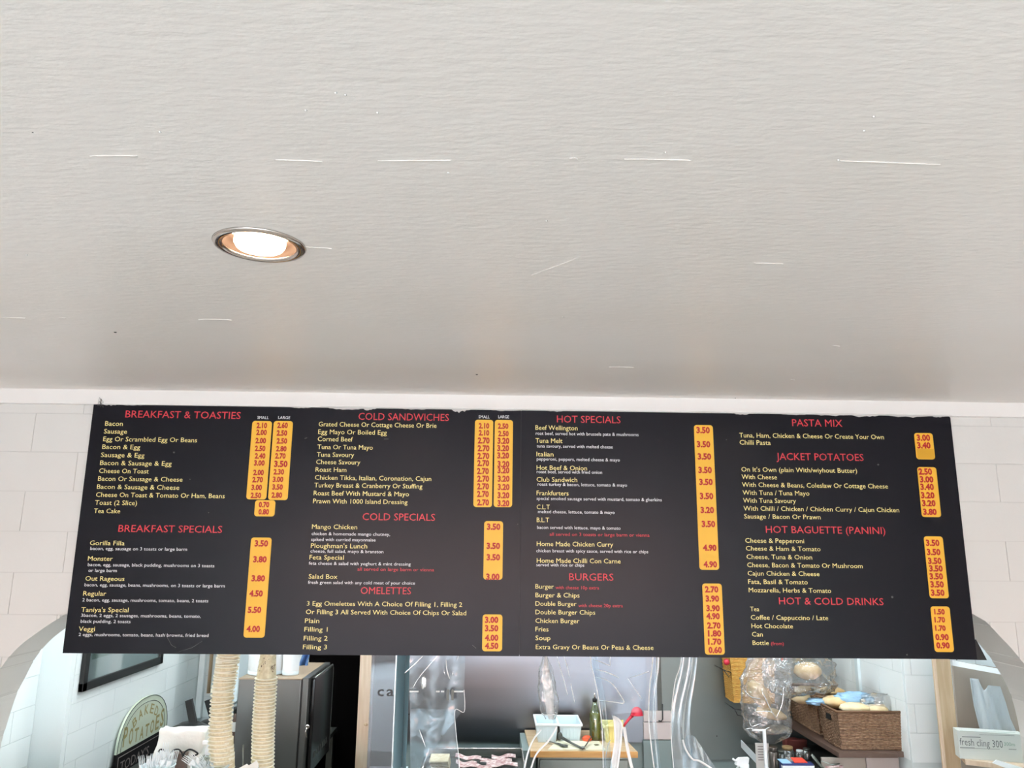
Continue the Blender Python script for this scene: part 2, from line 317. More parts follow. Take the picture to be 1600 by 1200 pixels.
ARC.append(AP[-1]); ARC = [(ARC[0][0]-.005, 0)]+ARC+[(ARC[-1][0]+.005, 0)]
def archz(x):
    if x <= ARC[0][0] or x >= ARC[-1][0]: return -1
    for a, b in zip(ARC, ARC[1:]):
        if a[0] <= x <= b[0] and b[0] > a[0]: return a[1]+(b[1]-a[1])*(x-a[0])/(b[0]-a[0])
    return -1
def wallband(x0, x1, z0, z1, y0, y1, inset=0.0):
    """piece of the arched wall between x0..x1, z0..z1 with the opening cut away"""
    xs = [x0]+[a[0] for a in ARC if x0 < a[0] < x1]+[x1]; e = 1e-4
    segs = []; cur = []
    for x in sorted(set(xs)):
        xx = min(max(x, x0+e), x1-e); z = max(z0, archz(xx)+inset)
        if z < z1-.0005: cur.append((x, z))
        else:
            if len(cur) > 1: segs.append(cur)
            cur = []
    if len(cur) > 1: segs.append(cur)
    mb = MB()
    for sg in segs:
        # refine the run-out of a piece where the arch meets its top edge
        poly = [(x, y0, z) for x, z in sg]+[(sg[-1][0], y0, z1), (sg[0][0], y0, z1)]
        mb.slab(poly, (0, y1-y0, 0))
    return mb if mb.v else None
core = wallband(XL, XR, 0, ZC+.1, WF+.0022, WB-.002, .003)
front = struct('wall_front', core, MT['joint'])
zrow = [at(50, y, Y=WF).z for y in (706, 768, 832, 896, 960)]
ch = (zrow[0]-zrow[4])/4
rows = [zrow[0]+ch*k for k in range(2, -16, -1)]
J0 = at(44, 737, Y=WF).x; BL = .332
for ri, zt in enumerate(rows[:-1]):
    zb = rows[ri+1]; zt2 = min(zt, ZC-.001)
    if zb > ZC: continue
    ph = J0+(0 if (ri-2) % 2 == 1 else .55*BL)
    ph += -BL*20
    for k in range(60):
        x0 = ph+k*BL; x1 = x0+BL
        x0, x1 = max(x0, XL), min(x1, XR)
        if x1-x0 < .02: continue
        if x0 > -1.5 and x1 < 1.78: continue
        g = .0016
        mbk = wallband(x0+g, x1-g, zb+g, zt2-g, WF, WB)
        if mbk: 
            o = part('block', mbk, MT['wall'], front)
# trims under the ceiling
tl = MB().box(XL, XR, D-.012, WF, ZC-.058, ZC)
struct('trim_1', tl, MT['trim'])
a = at(500, 628, Y=D-.014); b = at(1487, 646, Y=D-.014)
struct('trim_2', MB().box(a.x, b.x, D-.02, WF, H+.5267+.001, H+.5267+.008), MT['trim'])
# ------------------------------------------------------------------ menu board
BX0, BX1, BZ1, BZ0 = -1.5841, 1.8503, H+.5267, H-.40985
menu = thing('menu_board', 'long black menu board with cream, red and amber lettering under the ceiling', 'menu board', ((BX0+BX1)/2, D+.005, BZ0))
seam = at(813, 820, Y=D).x
pl = part('panel', MB().box(BX0, seam-.001, D, D+.008, BZ0, BZ1), MT['board'], menu, 'left half of the black board with breakfast and cold columns')
# right panel: slightly irregular top right corner
pr = part('panel', MB().slab([(seam+.001, D, BZ0), (BX1, D, BZ0), (BX1, D, BZ1-.006), (BX1-.006, D, BZ1), (seam+.001, D, BZ1)], (0, .008, 0)), MT['board'], menu, 'right half of the black board with hot dishes, drinks and potatoes')
c1 = at(1527, 1016, Y=WF+.001); c2 = at(1541, 1036, Y=WF+.001); c3 = at(1500, 1034, Y=WF+.001)
part('joint_batten', MB().box(seam-.03, seam+.03, D+.0085, D+.013, BZ0+.004, BZ1), MT['dark'], menu)  # added strip, stops light showing through the panel seam
part('backing', MB().slab([(BX1-.10, D+.008, BZ0+.06), (c1.x-.004, D+.008, c1.z+.04), (c2.x, D+.008, BZ0-.004), (BX1-.10, D+.008, BZ0-.002)], (0, .006, 0)), MT['dark'], menu, 'black backing sticking out at the lower right corner')  # black wedge reaching past the panel's lower right corner
def vpx(px, py, n): return abs(at(px, py, Y=D).z-at(px, py-n, Y=D).z)
REG = dict(A=(90, 620, .24375), B=(90, 800, .24375), C=(460, 620, .24375), D=(460, 800, .24375), E=(800, 620, .225), F=(800, 800, .225), G=(1130, 620, .24375), I=(1130, 800, .25625))
STY = dict(H=('heading', 'redp', 11.6, .0), i=('dish_name', 'cream', 7.6, .0), d=('dish_note', 'whitep', 5.3, .0), r=('red_note', 'redp', 5.5, .0), s=('column_caption', 'whitep', 4.8, .0))
T = """A|H|BREAKFAST & TOASTIES|433|132|1172
A|s|SMALL|1280|142|1353
A|s|LARGE|1414|142|1490
A|i|Bacon|303|185|417
A|i|Sausage|296|235|444
A|i|Egg Or Scrambled Egg Or Beans|291|284|893
A|i|Bacon & Egg|285|334|528
A|i|Sausage & Egg|277|386|556
A|i|Bacon & Sausage & Egg|271|437|730
A|i|Cheese On Toast|265|488|583
A|i|Bacon Or Sausage & Cheese|258|538|800
A|i|Bacon & Sausage & Cheese|251|590|779
A|i|Cheese On Toast & Tomato Or Ham, Beans|245|641|1070
A|i|Toast (2 Slice)|238|692|508
A|i|Tea Cake|231|745|400
B|H|BREAKFAST SPECIALS|388|127|1053
B|i|Gorilla Filla|206|212|428
B|d|bacon, egg, sausage on 3 toasts or large barm|209|243|829
B|i|Monster|193|312|352
B|d|bacon, egg, sausage, black pudding, mushrooms on 3 toasts|193|347|1004
B|d|or large barm|197|384|379
B|i|Out Rageous|177|440|427
B|d|bacon, egg, sausage, beans, mushrooms, on 3 toasts or large barm|172|476|1071
B|i|Regular|163|536|310
B|d|2 bacon, egg, sausage, mushrooms, tomato, beans, 2 toasts|158|573|965
B|i|Taniya's Special|150|640|453
B|d|3bacon, 2 eggs, 2 sausages, mushrooms, beans, tomato,|150|672|917
B|d|black pudding, 2 toasts|147|710|467
B|i|Veggi|134|763|238
B|d|2 eggs, mushrooms, tomato, beans, hash browns, fried bread|134|795|966
C|H|COLD SANDWICHES|410|147|990
C|i|Grated Cheese Or Cottage Cheese Or Brie|155|189|911
C|i|Egg Mayo Or Boiled Egg|152|238|592
C|i|Corned Beef|149|284|374
C|i|Tuna Or Tuna Mayo|147|335|502
C|i|Tuna Savoury|143|384|382
C|i|Cheese Savoury|139|431|422
C|i|Roast Ham|135|480|333
C|i|Chicken Tikka, Italian, Coronation, Cajun|131|531|877
C|i|Turkey Breast & Cranberry Or Stuffing|127|580|820
C|i|Roast Beef With Mustard & Mayo|123|631|734
C|i|Prawn With 1000 Island Dressing|119|682|725
C|H|COLD SPECIALS|436|790|901
C|s|SMALL|1181|137|1251
C|s|LARGE|1307|137|1376
D|i|Mango Chicken|112|108|402
D|d|chicken & homemade mango chutney,|110|148|613
D|d|spiked with curried mayonnaise|107|185|520
D|i|Ploughman's Lunch|105|230|466
D|d|cheese, full salad, mayo & branston|103|260|570
D|i|Feta Special|96|304|316
D|d|feta cheese & salad with yoghurt & mint dressing|92|338|745
D|r|all served on large barm or vienna|404|376|895
D|i|Salad Box|91|427|275
D|d|fresh green salad with any cold meat of your choice|87|460|773
D|H|OMELETTES|424|525|747
D|i|3 Egg Omelettes With A Choice Of Filling 1, Filling 2|79|600|1075
D|i|Or Filling 3 All Served With Choice Of Chips Or Salad|73|654|1101
D|i|Plain|67|711|159
D|i|Filling 1|63|766|212
D|i|Filling 2|59|823|212
D|i|Filling 3|54|879|208
E|H|HOT SPECIALS|312|178|754
E|i|Beef Wellington|163|229|455
E|d|roat beef, served hot with brussels pate & mushrooms|165|264|879
E|i|Tuna Melt|163|319|350
E|d|tuna savoury, served with melted cheese|172|352|700
E|i|Italian|170|413|288
E|d|pepperoni, peppers, melted cheese & mayo|172|442|749
E|i|Hot Beef & Onion|171|507|521
E|d|roast beef, served with fried onion|172|530|626
E|i|Club Sandwich|171|589|453
E|d|roast turkey & bacon, lettuce, tomato & mayo|178|617|799
E|i|Frankfurters|171|683|393
E|d|special smoked sausage served with mustard, tomato & gherkins|171|716|1040
E|i|C.L.T|172|780|262
E|d|melted cheese, lettuce, tomato & mayo|181|808|713
E|i|B.L.T|172|870|258
E|d|bacon served with lettuce, mayo & tomato|174|917|754
F|r|all served on 3 toasts or large barm or vienna|261|165|955
F|i|Home Made Chicken Curry|172|236|703
F|d|chicken breast with spicy sauce, served with rice or chips|169|279|946
F|i|Home Made Chilli Con Carne|172|352|755
F|d|served with rice or chips|169|377|502
F|H|BURGERS|397|474|705
F|i|Burger|163|532|290
F|r|with cheese 10p extra|303|535|605
F|i|Burger & Chips|163|592|469
F|i|Double Burger|163|651|448
F|r|with cheese 20p extra|461|660|770
F|i|Double Burger Chips|163|710|578
F|i|Chicken Burger|163|770|468
F|i|Fries|163|829|253
F|i|Soup|163|890|267
F|i|Extra Gravy Or Beans Or Peas & Cheese|165|952|983
G|H|PASTA MIX|443|188|765
G|i|Tuna, Ham, Chicken & Cheese Or Create Your Own|104|260|1031
G|i|Chilli Pasta|106|306|305
G|H|JACKET POTATOES|342|404|901
G|i|On It's Own (plain With/wiyhout Butter)|117|479|859
G|i|With Cheese|119|527|345
G|i|With Cheese & Beans, Coleslaw Or Cottage Cheese|121|577|1057
G|i|With Tuna / Tuna Mayo|125|628|553
G|i|With Tuna Savoury|128|678|467
G|i|With Chilli / Chicken / Chicken Curry / Cajun Chicken|131|729|1129
G|i|Sausage / Bacon Or Prawn|135|780|625
I|H|HOT BAGUETTE (PANINI)|261|127|990
I|i|Cheese & Pepperoni|135|187|494
I|i|Cheese & Ham & Tomato|139|235|594
I|i|Cheese, Tuna & Onion|143|286|543
I|i|Cheese, Bacon & Tomato Or Mushroom|147|336|851
I|i|Cajun Chicken & Cheese|150|387|588
I|i|Fata, Basil & Tomato|153|438|516
I|i|Mozzarella, Herbs & Tomato|156|489|659
I|H|HOT & COLD DRINKS|341|563|979
I|i|Tea|165|605|220
I|i|Coffee / Cappuccino / Late|169|656|641
I|i|Hot Chocolate|173|708|426
I|i|Can|176|759|242
I|i|Bottle|180|811|279
I|r|(from)|292|812|370"""
EX, EZ = Vector((1, 0, 0)), Vector((0, 0, 1))
for ln in T.split('\n'):
    rg, st, tx, xa, yy, xb = ln.split('|'); ox, oy, s_ = REG[rg]
    px = ox+float(xa)*s_; py = oy+float(yy)*s_; px2 = ox+float(xb)*s_
    nm, mt, cap, bold = STY[st]
    p = at(px, py, Y=D-.0008); q = at(px2, py+(px2-px)*.012, Y=D-.0008)
    part(nm, text_mb(tx, p, EX, EZ, q.x-p.x, vpx(px, py, cap), bold), MT[mt], menu)
def rrect(x0, x1, z0, z1, r, y, d):
    pts = []
    for cx, cz, a0 in ((x1-r, z0+r, -90), (x1-r, z1-r, 0), (x0+r, z1-r, 90), (x0+r, z0+r, 180)):
        for k in range(5):
            a = math.radians(a0+k*22.5); pts.append((cx+r*math.cos(a), y, cz+r*math.sin(a)))
    return MB().slab(pts, (0, d, 0))
ST = [('A', 1250, 155, 1376, 657), ('A', 1387, 155, 1510, 661), ('A', 1268, 662, 1398, 766), ('B', 1242, 163, 1374, 805), ('C', 1158, 147, 1275, 706), ('C', 1285, 148, 1401, 706), ('D', 1217, 58, 1338, 433), ('D', 1207, 656, 1334, 892),
      ('E', 1262, 196, 1393, 1200), ('F', 1320, 496, 1455, 990), ('G', 1222, 232, 1340, 400), ('G', 1241, 450, 1363, 770), ('I', 1221, 148, 1336, 525), ('I', 1262, 575, 1378, 853)]
strips = []
for rg, xa, ya, xb, yb2 in ST:
    ox, oy, s_ = REG[rg]; a = at(ox+xa*s_, oy+ya*s_, Y=D); b = at(ox+xb*s_, oy+ya*s_, Y=D)
    z0 = at(ox+xa*s_-.08*(yb2-ya)*s_, oy+yb2*s_, Y=D).z
    strips.append((a.x, b.x, z0, a.z, part('price_strip', rrect(a.x, b.x, z0, a.z, .011, D-.0016, .0016), MT['yel'], menu)))
PR = """A|s|2.10,1308,183;2.00,1306,227;2.00,1301,280;2.50,1297,330;2.40,1297,378;3.00,1292,423;2.00,1287,484;2.70,1281,530;3.00,1275,580;2.50,1270,631;2.60,1441,182;2.50,1437,231;2.50,1437,282;2.80,1433,332;2.70,1427,378;2.30,1417,480;3.00,1412,528;3.50,1409,577;2.80,1404,629;0.70,1322,690;0.80,1320,736
A|b|3.50,1430,429
B|b|3.50,1305,200;3.80,1296,302;3.80,1285,424;4.50,1271,521;5.50,1261,626;4.00,1253,748
C|s|2.10,1215,185;2.10,1215,230;2.50,1338,187;2.50,1340,235
C|m|2.70,1213,279;2.70,1212,329;2.70,1211,378;2.70,1210,424;2.70,1208,475;2.70,1210,524;2.70,1209,573;2.70,1208,622;2.70,1209,676;3.20,1340,281;3.20,1338,328;3.20,1338,375;3.20,1340,430;3.20,1340,470;3.20,1341,524;3.20,1341,577;3.20,1340,630;3.20,1340,681
D|b|3.50,1277,93;3.50,1275,216;3.50,1275,289;3.00,1272,414;3.00,1264,690;3.50,1264,744;4.00,1264,805;4.50,1264,857
E|b|3.50,1328,230;3.50,1331,328;3.50,1337,413;3.50,1342,507;3.50,1348,590;3.50,1352,688;3.20,1357,785;3.50,1365,882
F|b|4.90,1374,247;4.90,1378,362;2.70,1387,536;3.90,1392,600;3.90,1397,667;4.90,1397,722;2.70,1403,787;1.80,1408,842;1.70,1408,899;0.60,1412,957
G|b|3.00,1285,261;3.40,1288,310;2.50,1297,478;3.00,1306,528;3.40,1309,576;3.20,1313,630;3.20,1320,681;3.80,1327,736
I|b|3.50,1279,187;3.50,1285,243;3.50,1292,297;3.50,1299,343;3.50,1301,391;3.50,1306,440;3.50,1310,491;0.90,1336,762;0.90,1342,812
I|s|1.50,1320,607;1.70,1322,656;1.70,1326,707"""
for ln in PR.split('\n'):
    rg, sz, items = ln.split('|'); ox, oy, s_ = REG[rg]
    hp, wp = dict(s=(8.2, 16.5), m=(9.2, 18.5), b=(9.4, 21))[sz]
    for it in items.split(';'):
        tx, cx, cy = it.split(','); px = ox+float(cx)*s_; py = oy+float(cy)*s_
        p = at(px, py+hp/2, Y=D-.0024); w = abs(at(px+wp/2, py, Y=D).x-at(px-wp/2, py, Y=D).x)
        par = next((s for s in strips if s[0]-.02 < p.x < s[1]+.02 and s[2]-.03 < p.z < s[3]+.03), None)
        part('price', text_mb(tx, p, EX, EZ, w, vpx(px, py, hp), .045, 'C'), MT['pric'], par[4] if par else menu)
s = strips[10]; part('patch', MB().box(s[0]+.004, s[1]-.003, D-.0021, D-.0015, s[2]+.002, s[2]+(s[3]-s[2])*.40), MT['yel2'], s[4], 'darker ochre patch covering the lowest price')
# wear along the board: white paint smeared on the top edge, screws, scuffs
random.seed(3)
for px, w, h in ((170, 26, 2.5), (205, 50, 1.5), (470, 40, 2), (540, 60, 5), (575, 30, 4), (650, 50, 2.2), (720, 34, 6), (790, 60, 2), (870, 40, 2), (1160, 40, 3), (1240, 50, 2.4), (1300, 70, 3), (1350, 50, 4.5), (1420, 70, 4), (1465, 26, 2.4)):
    a = at(px-w/2, 645, Y=D).x; b = at(px+w/2, 645, Y=D).x; n = 12; zt = BZ1+.0005; low = []
    for k in range(n+1):
        t = k/n; x = a+(b-a)*t; low.append((x, D-.0012, zt-.0005-h*.0025*math.sin(math.pi*t)*random.uniform(.3, 1)))
    part('paint_smear', MB().slab([(a, D-.0012, zt), (b, D-.0012, zt)]+low[::-1][1:-1], (0, .001, 0)), MT['chip'], menu)
for px, py, r in ((272, 707, .0035), (297, 749, .002), (1372, 726, .0035), (1394, 933, .004), (1135, 687, .002), (326, 801, .002), (885, 684, .0015), (809, 819, .002), (484, 1015, .002), (1495, 1031, .002), (1417, 1023, .0025)):
    p = at(px, py, Y=D); part('screw', MB().lathe(p+Vector((0, .002, 0)), [(r, 0), (r, .003), (r*.6, .0036)], 10, (0, -1, 0)), MT['metald'], menu)
for pts in ([(258, 990, 0), (268, 1008, 0), (275, 1012, 0)], [(280, 1018, 0), (300, 1012, 0), (316, 1002, 0)], [(738, 1008, 0), (744, 1013, 0)], [(476, 685, 0), (480, 684, 0)], [(600, 686, 0), (607, 686, 0)]):
    part('scratch', MB().tube([at(x, y, Y=D-.0003) for x, y, _ in pts], .0006, 5), MT['metal'], menu)
tw = MB()
for k in range(5):
    a = at(160, 629, Y=D-.008); q = [a+Vector((random.uniform(-.012, .012), random.uniform(-.01, 0), random.uniform(-.02, .02))) for _ in range(4)]; tw.tube([a]+q, .0007, 5)
part('wire_tuft', tw, MT['metald'], menu, 'twisted wire ends at the top left corner')
# ------------------------------------------------------------------ downlights
def downlight(c, label):
    t = thing('downlight', label, 'ceiling light', c, 'recessed downlights')
    part('bezel', MB().lathe(c, [(RL-.010, .004), (RL-.012, -.003), (RL-.004, -.0055), (RL+.005, -.004), (RL+.008, .0005), (RL-.001, .001)], 48, close=False), MT['chrome'], t, 'thin shiny ring')
    part('reflector', MB().lathe(c, [(RL-.011, -.001), (RL-.014, .008), (RL-.020, .016), (.045, .022)], 48, close=False), MT['copper'], t, 'coppery inner cone')
    part('lamp', MB().lathe(c, [(.050, .020), (.050, .002), (.045, -.006), (.028, -.011), (.001, -.013)], 40), MT['lamp'], t, 'glowing lamp face')
    part('housing', MB().lathe(c, [(RL-.001, .0), (RL-.001, .09), (.02, .1)], 32, close=False), MT['metald'], t)
    l = bpy.data.lights.new('lamp_light', 'SPOT'); l.energy = 115; l.color = (1, .78, .58); l.spot_size = math.radians(95); l.spot_blend = 1; l.shadow_soft_size = .04
    o = bpy.data.objects.new('lamp_light', l); C.objects.link(o); o.parent = t; o.location = (0, 0, -.012)
downlight(LA, 'round recessed downlight glowing warm white in the ceiling left of centre')
downlight(LB, 'second recessed downlight further right along the ceiling, outside the photograph')
# ------------------------------------------------------------------ kitchen shell
def pb(l, t, r, b, Y):
    cy = (t+b)/2; cx = (l+r)/2
    return at(l, cy, Y=Y).x, at(r, cy, Y=Y).x, at(cx, b, Y=Y).z, at(cx, t, Y=Y).z
KL = at(104, 1130, Y=4.0).x; KA = at(55, 1130, Y=4.0).x; KR = at(1418, 1110, Y=4.3).x
YB = 5.2; YLB = 5.73
def blockwall(name, axis, c, n, u0, u1, z0, z1, zref, ch_, bl, ph, d=.006, mk='kwall', thick=.1, label=None):
    """painted blockwork: axis 'x' = wall at X=c running along Y, 'y' = wall at Y=c running along X; n = side the face looks to"""
    g = .0016; mb = MB()
    if axis == 'x': mb.box(*sorted((c-n*d*.5, c-n*thick)), u0, u1, z0, z1)
    else: mb.box(u0, u1, *sorted((c-n*d*.5, c-n*(thick if name != 'wall_right_pier' else .018))), z0, z1)
    o = struct(name, mb, MT['kjoint']); k0 = math.floor((z0-zref)/ch_)
    for k in range(k0, math.ceil((z1-zref)/ch_)+1):
        a, b = max(z0, zref+k*ch_)+g, min(z1, zref+(k+1)*ch_)-g
        if b-a < .01 or b < .75 or a > 1.75: continue
        m0 = math.floor((u0-ph)/bl)
        for m in range(m0-1, int((u1-ph)/bl)+2):
            s0 = ph+m*bl+(bl/2 if k % 2 else 0); p, q = max(u0, s0)+g, min(u1, s0+bl)-g
            if q-p < .01: continue
            bb = MB()
            if axis == 'x': bb.box(*sorted((c, c-n*d)), p, q, a, b)
            else: bb.box(p, q, *sorted((c, c-n*d)), a, b)
            part('block', bb, MT[mk], o)
    return o
zl = [at(104, y, Y=4.0).z for y in (1103, 1151, 1198)]; chl = (zl[0]-zl[2])/2
blockwall('wall_left', 'x', KL, 1, 4.02, YLB, .0, 2.6, zl[0], chl, .34, 4.3)
blockwall('wall_left_near', 'x', KA, 1, WB, 3.985, 0, 2.6, zl[0]+.01, chl, .34, 3.3)
mb = MB().box(KA-.1, KL-.0005, 3.985, 4.018, 0, 2.6); struct('wall_left_pier', mb, MT['kwall'])
a = at(98, 1130, Y=3.992); b = at(108, 1130, Y=3.992)
struct('trim_3', MB().box(KL-.022, KL+.002, 3.975, 3.9845, 0, 2.6), MT['kwall'])
xd0 = at(478, 1100, Y=YLB).x; xd1 = at(566, 1100, Y=YB).x
blockwall('wall_left_back', 'y', YLB, -1, KL, xd0, 0, 2.6, zl[0], chl, .34, KL+.1)
struct('door_1', MB().box(xd0, xd1+.35, YLB+.02, YLB+.06, 0, 2.6), MT['black'])  # black slab painted in for the darkness of the unlit passage
struct('wall_passage', MB().box(xd1+.02, xd1+.12, YB+.12, YLB+.02, 0, 2.6), MT['black'])  # passage wall painted black for the same darkness
zr = [at(1418, y, Y=4.3).z for y in (1053, 1098)]; chr_ = zr[0]-zr[1]
blockwall('wall_right', 'x', KR, -1, 4.32, 5.6, 0, 2.6, zr[0], chr_, .34, 4.42)
xp = at(1500, 1100, Y=4.3).x
blockwall('wall_right_pier', 'y', 4.3, -1, KR+.002, xp+.6, 0, 2.6, at(1440, 1100, Y=4.3).z, chr_, .36, KR+.22-.36)
struct('wall_back', MB().box(xd1, KR, YB+.004, YB+.12, 0, 2.6), MT['greenish'])
# kitchen ceiling lamps
for x, y, L in ((-.5, 4.75, 1.5), (1.4, 4.0, 1.2), (-1.6, 3.85, 1.0)):
    t = thing('ceiling_batten', f'white tube lamp on the kitchen ceiling, {"long one" if L == 1.5 else "right one" if x > 0 else "left one"} out of view', 'ceiling light', (x, y, 2.6))
    part('body', MB().box(x-L/2, x+L/2, y-.04, y+.04, 2.53, 2.6, .008), MT['white'], t)
    part('tube', MB().tube([(x-L/2+.03, y, 2.51), (x+L/2-.03, y, 2.51)], .013, 10), MT['tube'], t)
# ---- steel splashback and its shelf
z_s0 = at(750, 1159, Y=YB-.01).z
sp1 = at(1031, 1100, Y=YB-.01).x
t = thing('steel_splashback', 'large brushed stainless steel sheets covering the kitchen back wall', 'splashback', ((xd1+KR)/2, YB-.006, z_s0))
part('sheet', MB().box(xd1+.002, sp1-.012, YB-.010, YB-.004, z_s0, 2.3), MT['steel'], t)
part('sheet', MB().box(sp1+.010, KR-.01, YB-.010, YB-.004, z_s0-.10, 2.3), MT['steel2'], t, 'duller grey right-hand steel sheet')
part('joint_strip', MB().box(sp1-.016, sp1+.014, YB-.014, YB-.009, z_s0-.02, 2.3, .002), MT['metald'], t, 'darker upright steel strip over the joint')
for px, py in ((639, 1116), (840, 1150), (690, 1150), (1120, 1150)):
    p = at(px, py, Y=YB-.010); part('screw', MB().lathe(p, [(.004, 0), (.004, .002), (.002, .003)], 10, (0, -1, 0)), MT['dark'], t)
for a, b, c, d in ((1006, 1111, 1048.5, 1127.5), (1006, 1129, 1048.5, 1155.5)):
    x0, x1, z0, z1 = pb(a, b, c, d, YB-.03); o = solo('wall_tile', MB().box(x0, x1, YB-.03, YB-.008, z0, z1, .003), MT['tile'], ('upper' if b < 1120 else 'lower')+' pinkish grey tile on the back wall between the strips', 'tile')
x0, x1, z0, z1 = pb(1006, 1157, 1050, 1215, YB-.03)
solo('wall_panel', MB().box(x0, x1, YB-.03, YB-.008, z0, z1, .003), MT['greenish'], 'grey green panel on the back wall below the pinkish tiles', 'panel')
p = [at(x, y, Y=YB-.04) for x, y in ((1035, 1100), (1035.5, 1124), (1033, 1127), (1029, 1126))]
solo('cable_clip', MB().tube(p, .004, 6), MT['dark'], 'thin dark bent cable running down over the upper pinkish tile', 'cable')
# ---- timber posts
def post(name, pts_top, pts_bot, Y, dy, m, label, ztop=1.72):
    (xa, ya), (xb, _) = pts_top; (xc, yc), (xd, _) = pts_bot
    A = at(xa, ya, Y=Y); B = at(xb, ya, Y=Y); x0, x1 = A.x, B.x
    t = thing(name, label, 'post', ((x0+x1)/2, Y+dy/2, 0))
    part('shaft', MB().box(x0, x1, Y, Y+dy, 0, 2.6, .004), MT[m], t)
    return t, x0, x1
tp, x0, x1 = post('timber_post', ((563, 1022), (583.5, 1022)), ((553, 1200), (575, 1200)), 4.2, .07, 'pine', 'pale pine post with a knot beside the dark doorway')
k = at(572.5, 1132, Y=4.2); part('knot', MB().blob(k+Vector((-.002, .001, 0)), (.012, .003, .008), .2), MT['pine2'], tp, 'brown knot in the wood')
part('edge_bead', MB().box(x1-.001, x1+.005, 4.196, 4.21, .0, 2.6, .001), MT['white'], tp, 'bright white edge strip')
tp, x0, x1 = post('timber_post', ((1458.5, 1033), (1485, 1033)), ((1477, 1200), (1501, 1200)), 4.1, .02, 'pine2', 'beige square post in front of the white block pier')
part('edge_bead', MB().box(x0-.002, x0+.010, 4.094, 4.106, 0, 2.6, .002), MT['pine'], tp, 'lighter rounded left edge')
# ---- conduit on the right wall
p0 = at(1339, 1035, X=KR-.012)
t = solo('conduit', MB().box(KR-.02, KR-.001, p0.y-.02, p0.y+.02, at(1339, 1080, Y=p0.y).z, 2.3, .004), MT['whiteb'], 'white upright cable conduit on the right kitchen wall', 'conduit')
# ---- picture on the left wall
def onL(px, py, off=.02): return at(px, py, X=KL+off)
A = onL(128, 1076); B = onL(253, 1041); y0, y1 = A.y, B.y; z0 = (A.z+B.z)/2
t = thing('picture_frame', 'black framed picture with white mount on the left kitchen wall', 'picture', (KL, (y0+y1)/2, z0))
fw = .042; zt = z0+.52; xa, xb = KL+.002, KL+.024
fb = MB(); fb.box(xa, xb, y0, y1, z0, z0+fw, .003).box(xa, xb, y0, y1, zt-fw, zt, .003).box(xa, xb, y0, y0+fw, z0, zt, .003).box(xa, xb, y1-fw, y1, z0, zt, .003)
part('frame', fb, MT['dark'], t); part('mount', MB().box(xa, xa+.008, y0+fw*.6, y1-fw*.6, z0+fw*.6, zt-fw*.6), MT['picm'], t)
q = onL(153, 1028.5, .011); part('print', MB().box(xa, xa+.0092, y0+fw+.045, y1-fw-.14, q.z, zt-.09), MT['pic'], t)
part('glazing', MB().box(xa+.012, xa+.014, y0+fw*.6, y1-fw*.6, z0+fw*.6, zt-fw*.6), clear('picture_glass', (245, 250, 250), .06, .05, .0, bump=0), t)
# ---- serving counter and back counters (their tops lie below the picture's lower edge)
CT = .86
t = thing('serving_counter', 'white serving counter below the arch holding the cup towers', 'counter', (-.6, 3.5, 0))
part('worktop', MB().box(KA+.01, .45, WB+.01, 3.66, CT-.04, CT, .004), MT['white'], t); part('base', MB().box(KA+.03, .43, WB+.03, 3.6, 0, CT-.04), MT['cupb'], t)
ox0, ox1, oz0, oz1 = pb(368, 1060, 480, 1200, 4.3)
BC = .60
t = thing('oven_bench', 'steel bench under the oven at the kitchen left side', 'bench', ((KL+ox1)/2, 4.8, 0))
part('worktop', MB().box(KL+.01, ox1-.10, 4.05, 5.68, BC-.03, BC, .003), MT['metal'], t)
for x in (KL+.05, ox1-.13):
    for y in (4.1, 5.62): part('leg', MB().box(x-.02, x+.02, y-.02, y+.02, 0, BC-.03), MT['metal'], t)
# ---- oven
yo0, yo1 = 4.3, 4.86
t = thing('oven', 'grey stainless steel oven with dark glass door on its right side', 'oven', ((ox0+ox1)/2, (yo0+yo1)/2, BC))
zo = at(424, 1060, Y=4.3).z
part('body', MB().box(ox0, ox1-.045, yo0, yo1, BC+.03, zo-.004, .004), MT['ovens'], t)
part('top', MB().box(ox0-.002, ox1-.04, yo0-.002, yo1, zo-.006, zo, .001), MT['ovent'], t, 'brownish stained top')
part('door_frame', MB().box(ox1-.040, ox1-.008, yo0+.004, yo1, BC+.04, zo+.002, .004), MT['ovens'], t)
part('door_glass', MB().box(ox1-.006, ox1+.016, yo0+.06, yo1-.01, BC+.05, zo-.004, .012), MT['ovend'], t, 'dark rounded glass door')
part('door_edge', MB().tube([(ox1+.014, yo1-.012, BC+.07), (ox1+.014, yo1-.012, zo-.03), (ox1+.012, yo1-.03, zo-.006), (ox1+.012, yo0+.07, zo-.006)], .004, 6), MT['metal'], t)
lp = at(481, 1135, Y=4.28); lk = part('latch', MB().lathe(lp, [(.012, 0), (.012, .014), (.008, .018)], 16, (0, -1, 0)), MT['chrome'], t, 'small chrome latch')
part('lever', MB().tube([lp+Vector((0, -.016, 0)), lp+Vector((-.006, -.02, -.02)), lp+Vector((0, -.02, -.05))], .004, 8), MT['chrome'], lk)
part('seam', MB().box(ox1-.046, ox1-.039, yo0+.001, yo0+.006, BC+.04, zo), MT['dark'], t)
for k in range(7):
    part('vent_slot', MB().box(ox1+.0155, ox1+.0175, yo0+.12+.05*k, yo0+.15+.05*k, BC+.12, BC+.15), MT['metald'], t)
for x in (ox0+.04, ox1-.06):
    for y in (yo0+.05, yo1-.05): part('foot', MB().lathe((x, y, BC), [(.018, 0), (.018, .03)], 12), MT['dark'], t)
